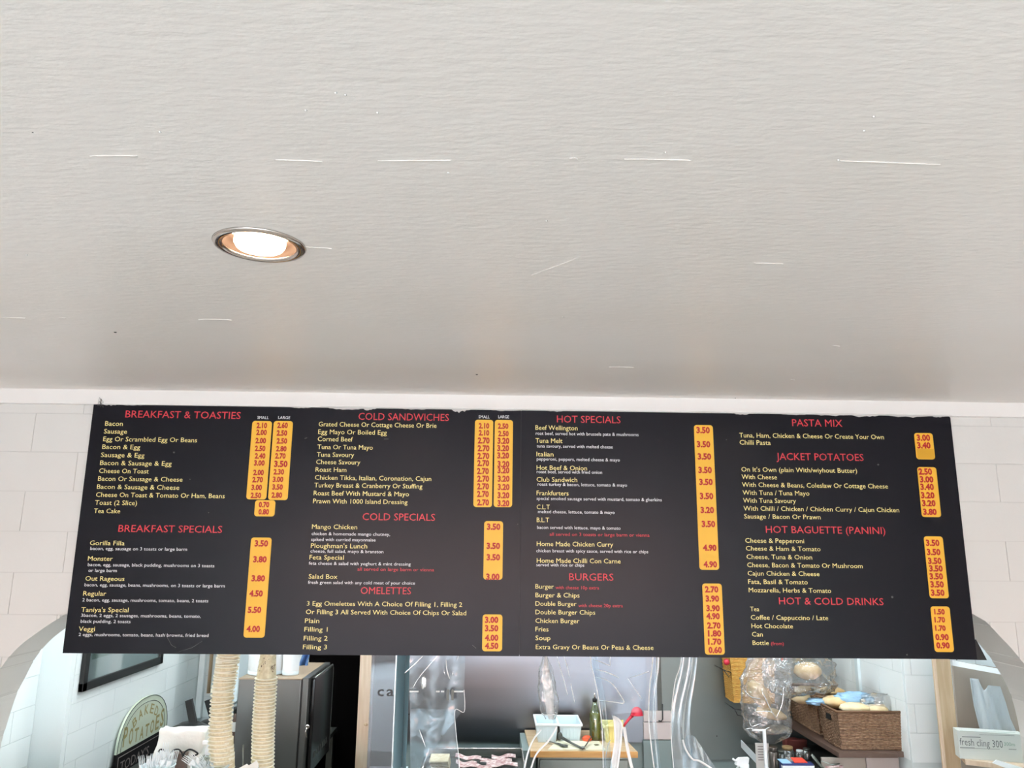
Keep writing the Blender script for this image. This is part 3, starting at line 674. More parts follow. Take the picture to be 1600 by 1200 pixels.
# ---- tubs on the oven
def tub(cx_px, half, by, h, Y, label, m='white', lip=True):
    c = at(cx_px, by, Y=Y); c.z = zo; r = half*(c.y*1.0)/F
    t = thing('white_tub', label, 'tub', c)
    part('body', MB().lathe(c, [(r*.93, 0), (r*.95, .004), (r, h*.9), (r, h), (r*.96, h), (r*.9, .01)], 32), MT[m], t)
    if lip: part('base_band', MB().lathe(c+Vector((0, 0, .004)), [(r*.96, 0), (r*.965, .016), (r*.95, .017)], 32, close=False), MT['whiteb'], t)
    return t
tub(415, 27, 1058, .2, 4.46, 'wide white plastic tub on the oven behind the right cup tower')
tub(453.5, 12.3, 1058, .2, 4.42, 'narrower white plastic tub at the right front of the oven top')
bl = MB().grid(lambda u, v: at(471+13*u+3*math.sin(v*5), 1000+44*v-4*abs(u-.5), Y=4.75)+Vector((0, .02*math.sin(u*9+v*4), 0)), 10, 12, thick=(0, .003, 0))
solo('blue_cloth', bl, MT['blue'], 'crumpled blue cloth hanging above the back of the oven', 'cloth')
# ---- left back corner: white cabinet, pipe, dark things
x0, x1, z0, z1 = pb(348, 1000, 373, 1108, 5.2)
t = thing('wall_cabinet', 'tall white cabinet hanging on the wall between the cup towers', 'cabinet', ((x0+x1)/2, 5.3, z0))
part('carcass', MB().slab([(x0, 5.2, z0-.03), (x1, 5.2, z0+.05), (x1, 5.2, 1.7), (x0, 5.2, 1.7)], (0, YLB-5.2-.002, 0)), MT['whiteb'], t)
part('door', MB().slab([(x0+.004, 5.188, z0-.01), (x1-.02, 5.188, z0+.06), (x1-.02, 5.188, 1.69), (x0+.004, 5.188, 1.69)], (0, .012, 0)), MT['white'], t)
a = at(331, 1020, Y=5.6); b = at(326, 1083, Y=5.6)
solo('wall_pipe', MB().tube([(a.x, 5.6, 2.59), (a.x, 5.6, b.z)], .012, 10), MT['pine2'], 'thin brown pipe running up the kitchen corner behind the left cup tower', 'pipe')
solo('corner_trunking', MB().box(KL+.005, KL+.045, YLB-.05, YLB-.006, at(305, 1120, Y=YLB).z, 2.59, .004), MT['kwall'], 'white painted trunking in the left kitchen corner', 'trunking')
def pan(px, py, Y, tip, label, r=.14):
    c = at(px, py, Y=Y); c.z = BC; hz = at(*tip, Y=Y)
    t = thing('black_pan', label, 'pan', c)
    top = at(px, py, Y=Y).z
    part('bowl', MB().lathe(c, [(r*.8, 0), (r, .02), (r*1.02, (top-BC)), (r*.5, top-BC+.025), (r*.2, top-BC+.03)], 32), MT['dark'], t)
    b0 = Vector((at(px+6, py, Y=Y).x, Y-.03, top)); d = hz-b0
    part('handle', MB().slab([b0+Vector((-.012, 0, 0)), b0+Vector((.030, 0, 0)), hz+Vector((.018, 0, .006)), hz+Vector((-.018, 0, -.006))], (0, .022, 0)), MT['dark'], t)
    return t
pan(297, 1136, 4.75, (294, 1094), 'black covered pan with upright handle against the left kitchen wall', .10)
pan(330, 1132, 5.05, (324, 1094), 'second black pan half hidden behind the left cup tower', .10)
x0, x1, z0, z1 = pb(363, 1118, 371, 1142, 4.6)
c = Vector(((x0+x1)/2, 4.6, BC)); t = thing('brown_bottle', 'small dark brown bottle with white label between the cup towers', 'bottle', c)
part('body', MB().lathe(c, [(.022, 0), (.022, z1-BC-.05), (.012, z1-BC-.02), (.010, z1-BC+.02)], 20), MT['shelf'], t); part('label', MB().lathe(c+Vector((0, 0, z0-BC)), [(.0226, 0), (.0226, .05)], 20, close=False), MT['paper'], t); part('cap', MB().lathe(c+Vector((0, 0, z1-BC+.015)), [(.013, 0), (.013, .03), (.009, .032)], 16), MT['dark'], t)
# ---- potato sign leaning on the left wall
SX = KL+.03
P1 = at(182, 1180, X=SX); P2 = at(259, 1151, X=SX); AX = at(229, 1089, X=SX)
sy0, sy1 = P1.y, P2.y; bz = P1.z; cyy = (sy0+sy1)/2; ra = (sy1-sy0)/2; rb = AX.z-bz
t = thing('potato_sign', 'arched cream green baked potatoes sign with black lower board by the left wall', 'sign', (SX, cyy, BC))
def arcpts(s, n=36, x=SX, e=.88): return [(x, cyy+ra*s*math.copysign(abs(math.cos(math.pi*k/n))**e, math.cos(math.pi*k/n)), bz+rb*s*math.sin(math.pi*k/n)**e) for k in range(n+1)]
part('arch_panel', MB().slab(arcpts(1), (-.012, 0, 0)), MT['signg'], t)
part('lower_board', MB().box(SX-.014, SX+.002, sy0, sy1, BC, bz), MT['signblk'], t)
for s_ in (.99, .87):
    part('border_line', MB().tube([Vector(p)+Vector((.0005, 0, 0)) for p in arcpts(s_)], .0022 if s_ > .9 else .0015, 5), MT['signline'], t)
def letters(word, cx, cz, r1, r2, a0, a1, h, w, mm, tilt=1.0):
    for i, ch in enumerate(word):
        a = math.radians(a0+(a1-a0)*i/(len(word)-1)); pos = Vector((SX+.001, cyy+cx+r1*math.cos(a), bz+cz+r2*math.sin(a))); q = (a-math.pi/2)*tilt
        ex = Vector((0, math.cos(q), math.sin(q))); ez = Vector((0, -math.sin(q), math.cos(q)))
        hh = h(i) if callable(h) else h
        part('letter', text_mb(ch, pos, ex, ez, w, hh, .012, 'C'), MT[mm], t)
letters('BAKED', 0, 0, ra*.62, rb*.59, 130, 50, rb*.23, ra*.15, 'signgold', .8)
for i, ch in enumerate('POTATOES'):
    u = (i-3.5)/3.5; hh = rb*(.29+.14*u*u)
    part('letter', text_mb(ch, Vector((SX+.001, cyy+ra*.74*u, bz+rb*(.06+.05*u*u))), Vector((0, 1, 0)), EZ, ra*.155, hh, .02, 'C'), MT['signgold'], t)
part('letter', text_mb("TODAY'S", Vector((SX+.0035, sy0+.05, bz-.10)), Vector((0, 1, 0)), EZ, ra*1.1, .055, .0), MT['signgrey'], t)
part('lower_border', MB().tube([(SX+.003, sy0+.02, BC+.02), (SX+.003, sy0+.02, bz-.02), (SX+.003, sy1-.02, bz-.02), (SX+.003, sy1-.02, BC+.02)], .002, 5), MT['signgrey'], t)
# ---- cup towers
cr_, chh = .0445, .118
prof = [(cr_*.70, chh), (cr_*.70, chh-.008), (cr_*.70, chh-.008), (cr_*.91, .0050), (cr_*1.05, .0052), (cr_*1.08, .003), (cr_*1.05, .0004), (cr_*.88, .0008), (cr_*.70, chh-.012), (.001, chh-.012)]
def cupmesh(print_=False):
    t = thing('paper_cup', 'x', 'cup', (0, 0, 0)); part('wall', MB().lathe((0, 0, 0), prof[2:4], 28, close=False), MT['cupw'], t)
    part('rim', MB().lathe((0, 0, 0), prof[3:8], 28, close=False), MT['cup'], t)
    part('base', MB().lathe((0, 0, 0), [(cr_*.70, chh-.008), (cr_*.69, chh), (cr_*.65, chh), (cr_*.64, chh-.01), (.001, chh-.01)], 28, close=False), MT['cup'], t)
    return t
cup0 = cupmesh(); used = False
def place_cup(c, label, group, tilt=(0, 0), rz=0):
    global used
    if not used: r = cup0; used = True
    else:
        r = cup0.copy(); C.objects.link(r)
        for ch in list(cup0.children):
            if ch.name.startswith(('wall', 'rim', 'base')): d = ch.copy(); C.objects.link(d); d.parent = r
    r.location = c; r.rotation_euler = (tilt[0], tilt[1], rz); r['label'] = label; r['group'] = group
    return r
def tower(xs, ys, Y, side):
    """xs: function py -> centre px; ys: list of rim py"""
    out = []
    for i, py in enumerate(ys):
        p = at(xs(py), py, Y=Y)
        if p.z < CT: break
        out.append(place_cup(p, f'cream paper cup in the {side} tower, {ordn(i)}', f'paper cups of the {side} tower', (random.uniform(-.02, .02), random.uniform(-.02, .02)+(.08 if side == 'left' and py < 1110 else 0)), random.random()*6))
    z = out[-1].location.z
    return out
random.seed(5)
def interp(tab):
    def f(y):
        if y <= tab[0][0]: a, b = tab[0], tab[1]
        elif y >= tab[-1][0]: a, b = tab[-2], tab[-1]
        else: a, b = next((p, q) for p, q in zip(tab, tab[1:]) if p[0] <= y <= q[0])
        return a[1]+(b[1]-a[1])*(y-a[0])/(b[0]-a[0])
    return f
fl = interp([(1024, 357.5), (1060, 351.5), (1080, 348), (1110, 346), (1140, 344), (1165, 343.5), (1195, 347.5), (1230, 350)])
ysL = [1029.5, 1033.5, 1038, 1043, 1047.5, 1052, 1057, 1061.5, 1066.5, 1071.5, 1077, 1082, 1088, 1094, 1100, 1105.5, 1111.5, 1118, 1124.5, 1130.5, 1136.5, 1142.5, 1149, 1155.5, 1161.5, 1167.5, 1174, 1180.5, 1187, 1193.5]
ysL = [1019, 1024]+ysL+[1200+6.2*k for k in range(8)]
fr_ = interp([(1022, 417), (1060, 416), (1085, 414.5), (1110, 413), (1136, 411.5), (1190, 410.5), (1230, 410)])
ysR = [1060.5, 1065, 1069.5, 1075, 1080, 1085.5, 1091, 1096.5, 1102, 1107.5, 1113, 1118, 1123.5, 1128.5, 1134, 1139.5, 1145, 1150.5, 1156, 1161.5, 1167, 1172.5, 1178, 1184, 1190, 1196]+[1202+6*k for k in range(8)]
tL = tower(fl, ysL, 3.38, 'left'); tR = tower(fr_, ysR, 3.44, 'right')
# lowest cups stand on the counter on their own short spacer stack
for tw_ in (tL, tR):
    while tw_[-1].location.z-CT > .016:
        l = tw_[-1].location; tw_.append(place_cup(Vector((l.x, l.y, max(CT, l.z-.015))), tw_[-1]['label'].rsplit(',', 1)[0]+', '+ordn(len(tw_)), tw_[-1]['group']))
top = tR[0]; top.rotation_euler = (0, 0, 0); top['label'] = 'cream paper cup with brown bean print topping the right tower'
random.seed(11)
for k in range(26):
    a = random.uniform(-math.pi, 0); h = random.uniform(.018, .10); rr = cr_*(.91-.21*(h-.005)/(chh-.013))+.0006
    p = Vector((rr*math.cos(a), rr*math.sin(a), h)); tz = Vector((-math.sin(a), math.cos(a), 0)); up = Vector((0, 0, 1)); sc_ = random.uniform(.0012, .0026); an = random.random()*3
    e1 = tz*math.cos(an)+up*math.sin(an); e2 = -tz*math.sin(an)+up*math.cos(an); pts = [p+e1*sc_*1.6*math.cos(q*math.pi/4)+e2*sc_*math.sin(q*math.pi/4)*(.9 if k % 3 else .35) for q in range(8)]
    mb = MB().slab(pts, Vector((math.cos(a), math.sin(a), 0))*.0004)
    o = bpy.data.objects.new('bean_print', emit_mesh('bean_print', mb, MT['cupprint'])); C.objects.link(o); o.parent = top
a = -math.pi*.22; p = Vector(((cr_*.86)*math.cos(a), (cr_*.86)*math.sin(a), .048)); 
for r_ in (.009, .004):
    mb = MB().tube([p+Vector((math.cos(a), math.sin(a), 0))*.0012+(Vector((-math.sin(a), math.cos(a), 0))*math.cos(q)+Vector((0, 0, 1))*math.sin(q))*r_ for q in [i*math.pi/8 for i in range(17)]], .0006, 5)
    o = bpy.data.objects.new('emblem', emit_mesh('emblem', mb, MT['cupprint'])); C.objects.link(o); o.parent = top
# ---- things on the serving counter in front of the sign
def lump(name, l, t_, r, b, Y, dy, m, label, cat, nz=.012, sc=14, floor=None, bot=None):
    x0, x1, z0, z1 = pb(l, t_, r, b, Y); bm = bmesh.new(); bmesh.ops.create_cube(bm, size=1)
    if floor is not None: z0 = floor
    for v in bm.verts: v.co = Vector(((x0+x1)/2+v.co.x*(x1-x0), Y+dy/2+v.co.y*dy, (z0+z1)/2+v.co.z*(z1-z0)))
    bmesh.ops.subdivide_edges(bm, edges=bm.edges[:], cuts=9, use_grid_fill=True)
    for v in bm.verts:
        n_ = noise.noise_vector(v.co*sc)*nz+noise.noise_vector(v.co*sc*3)*nz*.3
        if v.co.z < z0+.004: n_.z = 0
        v.co += n_
    bm.verts.ensure_lookup_table(); mb = MB().add([v.co.copy() for v in bm.verts], [[v.index for v in f.verts] for f in bm.faces], True); bm.free()
    return solo(name, mb, MT[m], label, cat)
lump('paper_package', 243.5, 1143, 317, 1178, 3.52, .10, 'paper', 'rough white paper package standing behind the plastic forks', 'package', floor=CT)
def pot(l, t_, r, Y, label, m='whiteb', name='cutlery_pot'):
    x0, x1, _, z1 = pb(l, t_, r, t_+8, Y); c = Vector(((x0+x1)/2, Y, CT)); R_ = (x1-x0)/2; h = z1-CT
    t = thing(name, label, 'pot', c)
    part('body', MB().lathe(c, [(R_*.75, 0), (R_, h), (R_*.96, h), (R_*.72, .006), (.001, .006)], 28, close=False), MT[m], t)
    part('rim', MB().lathe(c+Vector((0, 0, h)), [(R_, -.004), (R_*1.05, 0), (R_, .004), (R_*.95, 0)], 28, close=False), MT[m], t)
    return c, R_, h
c1, R1, h1 = pot(222, 1196, 272, 3.34, 'white pot crammed with plastic forks below the paper package')
c2, R2, h2 = pot(300, 1197, 356, 3.34, 'white pot of loose plastic forks beside the clear pump bottle')
def forkmesh():
    t = thing('plastic_fork', 'x', 'fork', (0, 0, 0))
    part('handle', MB().tube([(0, 0, 0), (0, .002, .05), (0, 0, .10)], .0045, 6, [1.1, .9, .8], .4), MT['white'], t)
    hd = MB().grid(lambda u, v: Vector(((u-.5)*.024*(.35+.65*min(1, v*1.6)), .004*math.cos(u*6.28)-.004+.006*v, .10+.025*v)), 6, 5, thick=(0, .0012, 0)); part('head', hd, MT['white'], t)
    for k in range(4):
        x = -.0095+.0063*k; part('tine', MB().tube([(x, .002, .124), (x, .005, .145), (x*1.02, .002, .160)], .0017, 5, [1, .9, .4]), MT['white'], t)
    return t
f0 = forkmesh(); fu = False
def place_fork(loc, rot, label, group):
    global fu
    if not fu: r = f0; fu = True
    else:
        r = f0.copy(); C.objects.link(r)
        for ch in list(f0.children): d = ch.copy(); C.objects.link(d); d.parent = r
    r.location = loc; r.rotation_euler = rot; r['label'] = label; r['group'] = group
random.seed(21)
for k in range(20):
    a = k*2.4; rr = R1*.70*math.sqrt(k/20); dz = random.uniform(-.03, .0)
    place_fork(c1+Vector((rr*math.cos(a), rr*math.sin(a), h1-.095+dz)), (random.uniform(-.2, .2), .30*math.cos(a)*rr/R1+random.uniform(-.08, .08), random.uniform(-.8, .8)), 'white plastic fork standing upright in the crammed pot', 'forks in the crammed pot')
t1 = at(262, 1160, Y=3.34)
place_fork(Vector((t1.x-.012, 3.33, t1.z-.158)), (0, .06, .3), 'white plastic fork sticking up highest from the crammed pot', 'forks in the crammed pot highest')
for i, (px, py, ry, rz) in enumerate(((290, 1180, -.95, .3), (297, 1177, -.8, .1), (306, 1183, -.7, -.2), (314, 1186, -.62, .5), (332, 1184, .25, .2), (341, 1180, .35, -.3))):
    tip = at(px, py, Y=3.36); d = Vector((math.sin(ry), 0, math.cos(ry)))*.158
    place_fork(tip-d, (0, ry, rz), 'white plastic fork leaning out of the loose pot', 'forks in the loose pot')
# black cable loops
def cab(pts, Y, r, label, name='black_cable', m='dark', cat='cable'):
    P = [at(x, y, Y=Y) for x, y in pts]; Q = []
    for i in range(len(P)-1):
        p0 = P[max(0, i-1)]; p3 = P[min(len(P)-1, i+2)]
        for k in range(6): Q.append(Vector(cr(p0, P[i], P[i+1], p3, k/6)))
    Q.append(P[-1]); return solo(name, MB().tube(Q, r, 7), MT[m], label, cat)
cab([(251, 1180), (248, 1174), (252, 1171), (257, 1173), (258, 1178)], 3.44, .0035, 'short black cable loop by the tall plastic fork')
cab([(266, 1177), (272, 1172), (279, 1171), (284, 1176), (286, 1182), (289, 1175), (296, 1171), (303, 1173), (309, 1178), (302, 1181)], 3.44, .0035, 'black cable looped like a pair of arches behind the forks')
x0, x1, z0, z1 = pb(266, 1178, 288, 1190, 3.42)
lump('dark_pouch', 266, 1178, 289, 1190, 3.45, .04, 'shelf', 'dark brown pouch between the two pots of forks', 'pouch', .004, 20, CT)
# pump bottle
c = at(326, 1190, Y=3.42); c.z = CT; zt = at(318, 1157, Y=3.42).z-CT; zb_ = at(318, 1178, Y=3.42).z-CT
t = thing('pump_bottle', 'clear pump bottle with white pump head by the left cup tower', 'bottle', c)
part('body', MB().lathe(c, [(.036, 0), (.038, .02), (.038, zb_-.03), (.028, zb_-.006), (.016, zb_)], 28), MT['jar'], t)
part('collar', MB().lathe(c, [(.019, zb_), (.018, zb_+.02), (.012, zb_+.035), (.007, zt-.01)], 20), MT['white'], t)
part('pump_head', MB().box(c.x-.030, c.x+.014, c.y-.010, c.y+.010, c.z+zt-.014, c.z+zt, .004), MT['white'], t)
part('dip_tube', MB().tube([c+Vector((0, 0, .01)), c+Vector((0, 0, zb_))], .003, 6), MT['white'], t)
c = at(324, 1150, Y=3.70); c.z = BC+.1; c = at(323, 1156, Y=4.12); c.z = BC; z1 = at(323, 1138, Y=4.12).z-BC; zm = at(323, 1142.5, Y=4.12).z-BC; zn = at(323, 1150, Y=4.12).z-BC
t = thing('sauce_jar', 'white lidded jar with red label beside the left cup tower', 'jar', c)
part('body', MB().lathe(c, [(.045, 0), (.046, .01), (.046, zm), (.03, zm+.003)], 28), MT['white'], t); part('lid', MB().lathe(c, [(.049, zm), (.049, z1), (.045, z1+.003)], 28), MT['white'], t)
part('label_band', MB().lathe(c, [(.0466, zn), (.0466, zm-.001)], 28, close=False), MT['redpl'], t, 'red label band'); part('lower_band', MB().lathe(c, [(.0466, zn-.02), (.0466, zn-.003)], 28, close=False), MT['signgrey'], t)
# rod and napkins
a = at(380, 1164, Y=3.36); b = at(381.5, 1215, Y=3.36); b.z = max(b.z, CT)
solo('metal_rod', MB().tube([Vector((b.x, b.y, CT)), (a.x+.001, a.y, a.z-.02), a], .0032, 8), MT['metal'], 'thin metal rod standing among the napkins between the cup towers', 'rod')
for i, (l, tt, r) in enumerate(((370, 1194, 392), (388, 1188.5, 404))):
    x0, x1, _, z1 = pb(l, tt, r, tt+10, 3.33)
    nap = MB().add([(x0, 3.33, CT), (x1, 3.31, CT), (x1, 3.33, z1-.01), ((x0+x1)/2+.01, 3.335, z1), (x0, 3.34, z1-.02), (x0, 3.40, CT), (x1, 3.40, CT)], [(0, 1, 2, 3, 4), (0, 4, 5), (4, 3, 5), (3, 6, 5), (3, 2, 6), (2, 1, 6), (0, 5, 6, 1)])
    solo('folded_napkin', nap, MT['paper'], ['folded white napkin left of the thin metal rod', 'taller folded white napkin right of the thin metal rod'][i], 'napkin')
# ------------------------------------------------------------------ wooden worktop and what stands on it
YT0, YT1 = 4.65, 5.16
A = at(829, 1173.5, Y=YT0); B = at(996, 1175, Y=YT0); zt = (A.z+B.z)/2; A2 = at(821, 1148, Z=zt); B2 = at(970, 1150, Z=zt)
TT = Vector((0, 0, 1)); th = .030
t = thing('wooden_worktop', 'small wooden worktop holding white tubs and an oil bottle', 'worktop', ((A.x+B.x)/2, (YT0+YT1)/2, zt-th))
part('board', MB().hexa([(A.x, YT0+.004, zt-th), (B.x, YT0+.004, zt-th), (B2.x, YT1, zt-th), (A2.x, YT1, zt-th), (A.x, YT0+.004, zt), (B.x, YT0+.004, zt), (B2.x, YT1, zt), (A2.x, YT1, zt)]), MT['ply'], t)
part('front_edge', MB().box(A.x-.002, B.x+.002, YT0-.004, YT0+.0035, zt-th-.002, zt+.0005, .002), MT['edge'], t, 'honey coloured front edge')
xa, xb = at(840, 1190, Y=YT0+.03).x, at(984, 1190, Y=YT0+.03).x
t = thing('steel_fridge', 'grey steel under-counter unit below the wooden worktop', 'unit', ((xa+xb)/2, 4.9, 0))
part('body', MB().box(xa, xb, YT0+.035, YT1, 0, zt-th-.001, .004), MT['metal'], t); part('door', MB().box(xa+.01, xb-.01, YT0+.02, YT0+.034, .05, zt-th-.02, .004), MT['metal'], t)
x0, x1, _, _ = pb(822, 1150, 838, 1200, 4.9)
solo('bin_side', MB().box(x0-.03, xa-.004, 4.72, YT1-.02, 0, zt-.012, .003), MT['greenish'], 'dark green grey box standing left of the wooden worktop', 'box')
def on(px, py, Y): p = at(px, py, Y=Y); p.z = zt; return p
# two white tubs
def tray_tub(l, r, tp_, bt, Y, depth, label, m='whiteb'):
    x0, x1, z0, z1 = pb(l, tp_, r, bt, Y); z0 = zt; t = thing('food_tub', label, 'tub', ((x0+x1)/2, Y+depth/2, z0)); k = .012; w = .004
    y0, y1 = Y, Y+depth
    def ring(ins, z): return [(x0+ins, y0+ins, z), (x1-ins, y0+ins, z), (x1-ins, y1-ins, z), (x0+ins, y1-ins, z)]
    L = [ring(k, z0), ring(.002, z1-.008), ring(.002, z1), ring(.002+w, z1), ring(k+w, z0+w)]; vs = [p for r_ in L for p in r_]; fs = [(i*4+j, i*4+(j+1) % 4, (i+1)*4+(j+1) % 4, (i+1)*4+j) for i in range(4) for j in range(4)]+[(3, 2, 1, 0), (16, 17, 18, 19)]
    part('body', MB().add(vs, fs), MT[m], t)
    rm = MB(); e = .006
    rm.box(x0-e, x1+e, y0-e, y0+.003, z1-.010, z1+.002, .002).box(x0-e, x1+e, y1-.003, y1+e, z1-.010, z1+.002, .002).box(x0-e, x0+.003, y0, y1, z1-.010, z1+.002, .002).box(x1-.003, x1+e, y0, y1, z1-.010, z1+.002, .002)
    part('rim', rm, MT['white'] if m == 'whiteb' else MT[m], t)
    for q in range(1, 6):
        xx = x0+(x1-x0)*q/6; part('rib', MB().box(xx-.0015, xx+.0015, y0+.001, y0+.012, z0+.01, z1-.015), MT[m], t)
    return t
tray_tub(838, 872, 1131, 1161, 4.84, .25, 'left white food tub on the wooden worktop')
tray_tub(874, 909, 1132, 1160, 4.86, .25, 'right white food tub on the wooden worktop beside the oil bottle')
# oil bottle
c = on(930, 1156, 4.92); zz = lambda py: at(930, py, Y=4.92).z-zt; r = 8.3*4.9/F
t = thing('oil_bottle', 'tall clear glass bottle of golden green oil on the worktop', 'bottle', c)
s1, s2, s3 = zz(1112), zz(1102), zz(1096)
part('glass', MB().lathe(c, [(r*.95, 0), (r, .006), (r, s1-.01), (r*.85, s1), (r*.42, s2), (r*.36, s3)], 28), MT['glass'], t)
part('oil', MB().lathe(c+Vector((0, 0, .004)), [(r*.9, 0), (r*.93, .004), (r*.93, s1-.02), (r*.8, s1-.008)], 28), MT['oil'], t, 'golden green oil')
part('collar', MB().lathe(c, [(r*.42, s3-.002), (r*.44, s3+.014), (r*.3, s3+.018)], 18), MT['dark'], t); part('spout', MB().lathe(c, [(.006, s3+.015), (.004, s3+.035), (.003, s3+.05)], 12), MT['chrome'], t)
c = on(917, 1155, 4.86); r = .024
solo('tomato', MB().blob(c+Vector((0, 0, r*.80)), (r*1.25, r, r*.8), .05), MT['red'], 'small orange red tomato between tub and oil bottle', 'tomato')
# cutting board
P = [Vector((*at(x, y, Z=zt+.008).xy, zt+.001)) for x, y in ((856, 1170.5), (946, 1171), (936, 1158), (871, 1157))]
solo('cutting_board', MB().slab(P, (0, 0, .007)), MT['board2'], 'cream plastic cutting board lying at the front of the worktop', 'cutting board')
zb = zt+.009
def kp(x, y, dz=.004): p = at(x, y, Z=zb+dz); return p
t = thing('knife', 'black handled knife lying on the cutting board, blade pointing left', 'knife', kp(870, 1165))
part('blade', MB().slab([kp(853, 1158), kp(872, 1163), kp(874, 1161.5), kp(856, 1157.5)], (0, 0, .002)), MT['metal'], t)
part('handle', MB().tube([kp(872, 1162, .008), kp(879, 1165, .010), kp(887, 1166, .008)], .008, 8, [.8, 1.15, .9], .7), MT['metald'], t)
t = thing('tongs', 'dark metal tongs lying across the cutting board', 'tongs', kp(911, 1169))
part('arm', MB().tube([kp(911, 1170, .006), kp(893, 1161, .012), kp(877, 1152, .03)], .006, 8, [1, 1.1, 1.6], .45), MT['metald'], t)
part('arm', MB().tube([kp(911, 1170, .006), kp(917, 1162, .012), kp(924, 1151, .03)], .006, 8, [1, 1.1, 1.2], .45), MT['metald'], t)
part('grip_plate', MB().blob(kp(875, 1150, .03), (.014, .008, .022), .05), MT['metald'], t); part('hinge', MB().lathe(kp(911, 1170, .0), [(.010, 0), (.010, .012)], 12), MT['metal'], t)
solo('herb_scrap', MB().blob(kp(932, 1163.5, .003), (.016, .005, .003), .4), MT['spice'], 'small grey green scrap on the right of the cutting board', 'scrap')
# yellow tub and red scoop
def frust(l, r, tp_, Y, label, mat_, name, cat, ins=.012, d=.12):
    return None
t = tray_tub(944, 973, 1135, 1158, 4.84, .16, 'pale yellow square tub on the right of the worktop', 'yelpl')
c = on(958, 1135, 4.90); hp_ = at(958, 1131, Y=4.92)
lidp = MB().slab([at(945, 1136, Y=4.83), at(957, 1128, Y=4.99), at(974, 1126, Y=4.99), at(974, 1136, Y=4.83)], (0, 0, .005)); part('lid', lidp, MT['yelpl'], t)
c = at(995, 1112, Y=4.9); hb = at(975, 1133, Y=4.9)
t = thing('red_scoop', 'bright red plastic scoop with its handle resting in the yellow tub', 'scoop', hb)
bw = MB().grid(lambda u, v: c+Vector((.036*math.sin(v*1.7)*math.cos(u*6.2832), .036*math.sin(v*1.7)*math.sin(u*6.2832)*.8, .040*math.cos(v*1.7)-.012)), 20, 8); part('bowl', bw, MT['redpl'], t)
part('rim', MB().tube([c+Vector((.037*math.cos(k*math.pi/10), .030*math.sin(k*math.pi/10), -.018)) for k in range(21)], .003, 6), MT['redpl'], t)
part('handle', MB().tube([c+Vector((-.026, 0, -.02)), at(984, 1122, Y=4.9), at(979, 1128, Y=4.9), hb+Vector((-.012, 0, -.02))], .009, 8, [1.3, 1, .9, .7], .6), MT['redpl'], t)
# ------------------------------------------------------------------ steel food tray with bacon and bread
YR = 4.72; R1_ = at(670, 1168, Y=YR); R2_ = at(816, 1171, Y=YR); zr_ = (R1_.z+R2_.z)/2
zf = at(740, 1184, Y=YR-.01).z; x0, x1 = R1_.x, R2_.x; y0 = 4.15
t = thing('food_tray', 'grey steel serving tray holding bacon and sliced bread', 'tray', ((x0+x1)/2, (y0+YR)/2, zf-.004))
part('bottom', MB().box(x0, x1, y0, YR, zf-.004, zf), MT['metal'], t)
part('back_wall', MB().box(x0, x1, YR-.004, YR, zf+.0005, zr_-.003), MT['metal'], t); part('side_wall', MB().box(x0, x0+.004, y0, YR-.005, zf+.0005, zr_-.003), MT['metal'], t); part('side_wall', MB().box(x1-.004, x1, y0, YR-.005, zf+.0005, zr_-.003), MT['metal'], t)
part('rim', MB().tube([(x0, y0, zr_), (x0, YR, zr_), (x1, YR, zr_), (x1, y0, zr_)], .0045, 6), MT['chrome'], t, 'bright rolled rim'); part('step', MB().box(x0+.005, x1-.005, YR-.012, YR-.0045, zf+.001, zf+.008), MT['metald'], t)
t = thing('food_counter', 'steel counter carrying the food tray behind the arch', 'counter', ((x0+x1)/2, 4.4, 0))
part('top', MB().box(x0-.03, x1+.004, y0-.02, YR+.02, zf-.03, zf-.005), MT['metald'], t); part('cabinet', MB().box(x0, x1, y0+.02, YR, 0, zf-.031), MT['metal'], t)
random.seed(4)
def strip(px, py, px2, Y, label, name, cat, m, dz=0, w=.05, rot=0):
    A = at(px, py, Y=Y); B = at(px2, py, Y=Y); zb2 = zf+.001+dz; L = B.x-A.x; sd = random.random()*9
    mb = MB().grid(lambda u, v: Vector((A.x+L*u, Y-w/2+w*v+rot*(u-.5)+.006*math.sin(u*7+sd), zb2+.006+.004*math.sin(u*9+sd)+.0025*math.sin(v*6+sd*2+u*4))), 22, 6, thick=(0, 0, .004))
    return solo(name, mb, MT[m], label, cat)
bc = [(711, 1188, 752, 4.60, .022), (712, 1193, 745, 4.50, .018), (716, 1197, 765, 4.42, .024), (750, 1190, 800, 4.58, .010), (768, 1186, 806, 4.64, .016), (760, 1194, 809, 4.50, .012), (755, 1198, 800, 4.40, .010), (770, 1202, 812, 4.35, .006)]
bn = ['pink bacon rasher curled at the left end of the pile', 'ruffled pink bacon rasher below the leftmost curl', 'front left bacon rasher in the tray', 'long bacon rasher in the middle of the tray', 'rear right bacon rasher with darker end', 'right bacon rasher below the rear one', 'front middle bacon rasher near the tray front', 'front right bacon rasher near the tray edge']
for (a, b, c_, Y, dz), l in zip(bc, bn): strip(a, b, c_, Y, l, 'bacon_rasher', 'bacon', 'ham', dz, .07, random.uniform(-.05, .05))['group'] = 'bacon in the steel tray'
for i, (py, Y) in enumerate(((1189, 4.62), (1192, 4.58), (1195, 4.54), (1198, 4.50))):
    A = at(674+i*.6, py, Y=Y); B = at(703, py, Y=Y); z = zf+.001+(3-i)*.0125
    mb = MB().box(A.x, B.x, 4.44+.002*i, 4.60, z, z+.011, .003)
    solo('bread_slice', mb, MT['toast'], 'sliced bread in the tray corner, '+ordn(i)+' of its pile', 'bread', 'bread slices in the tray')
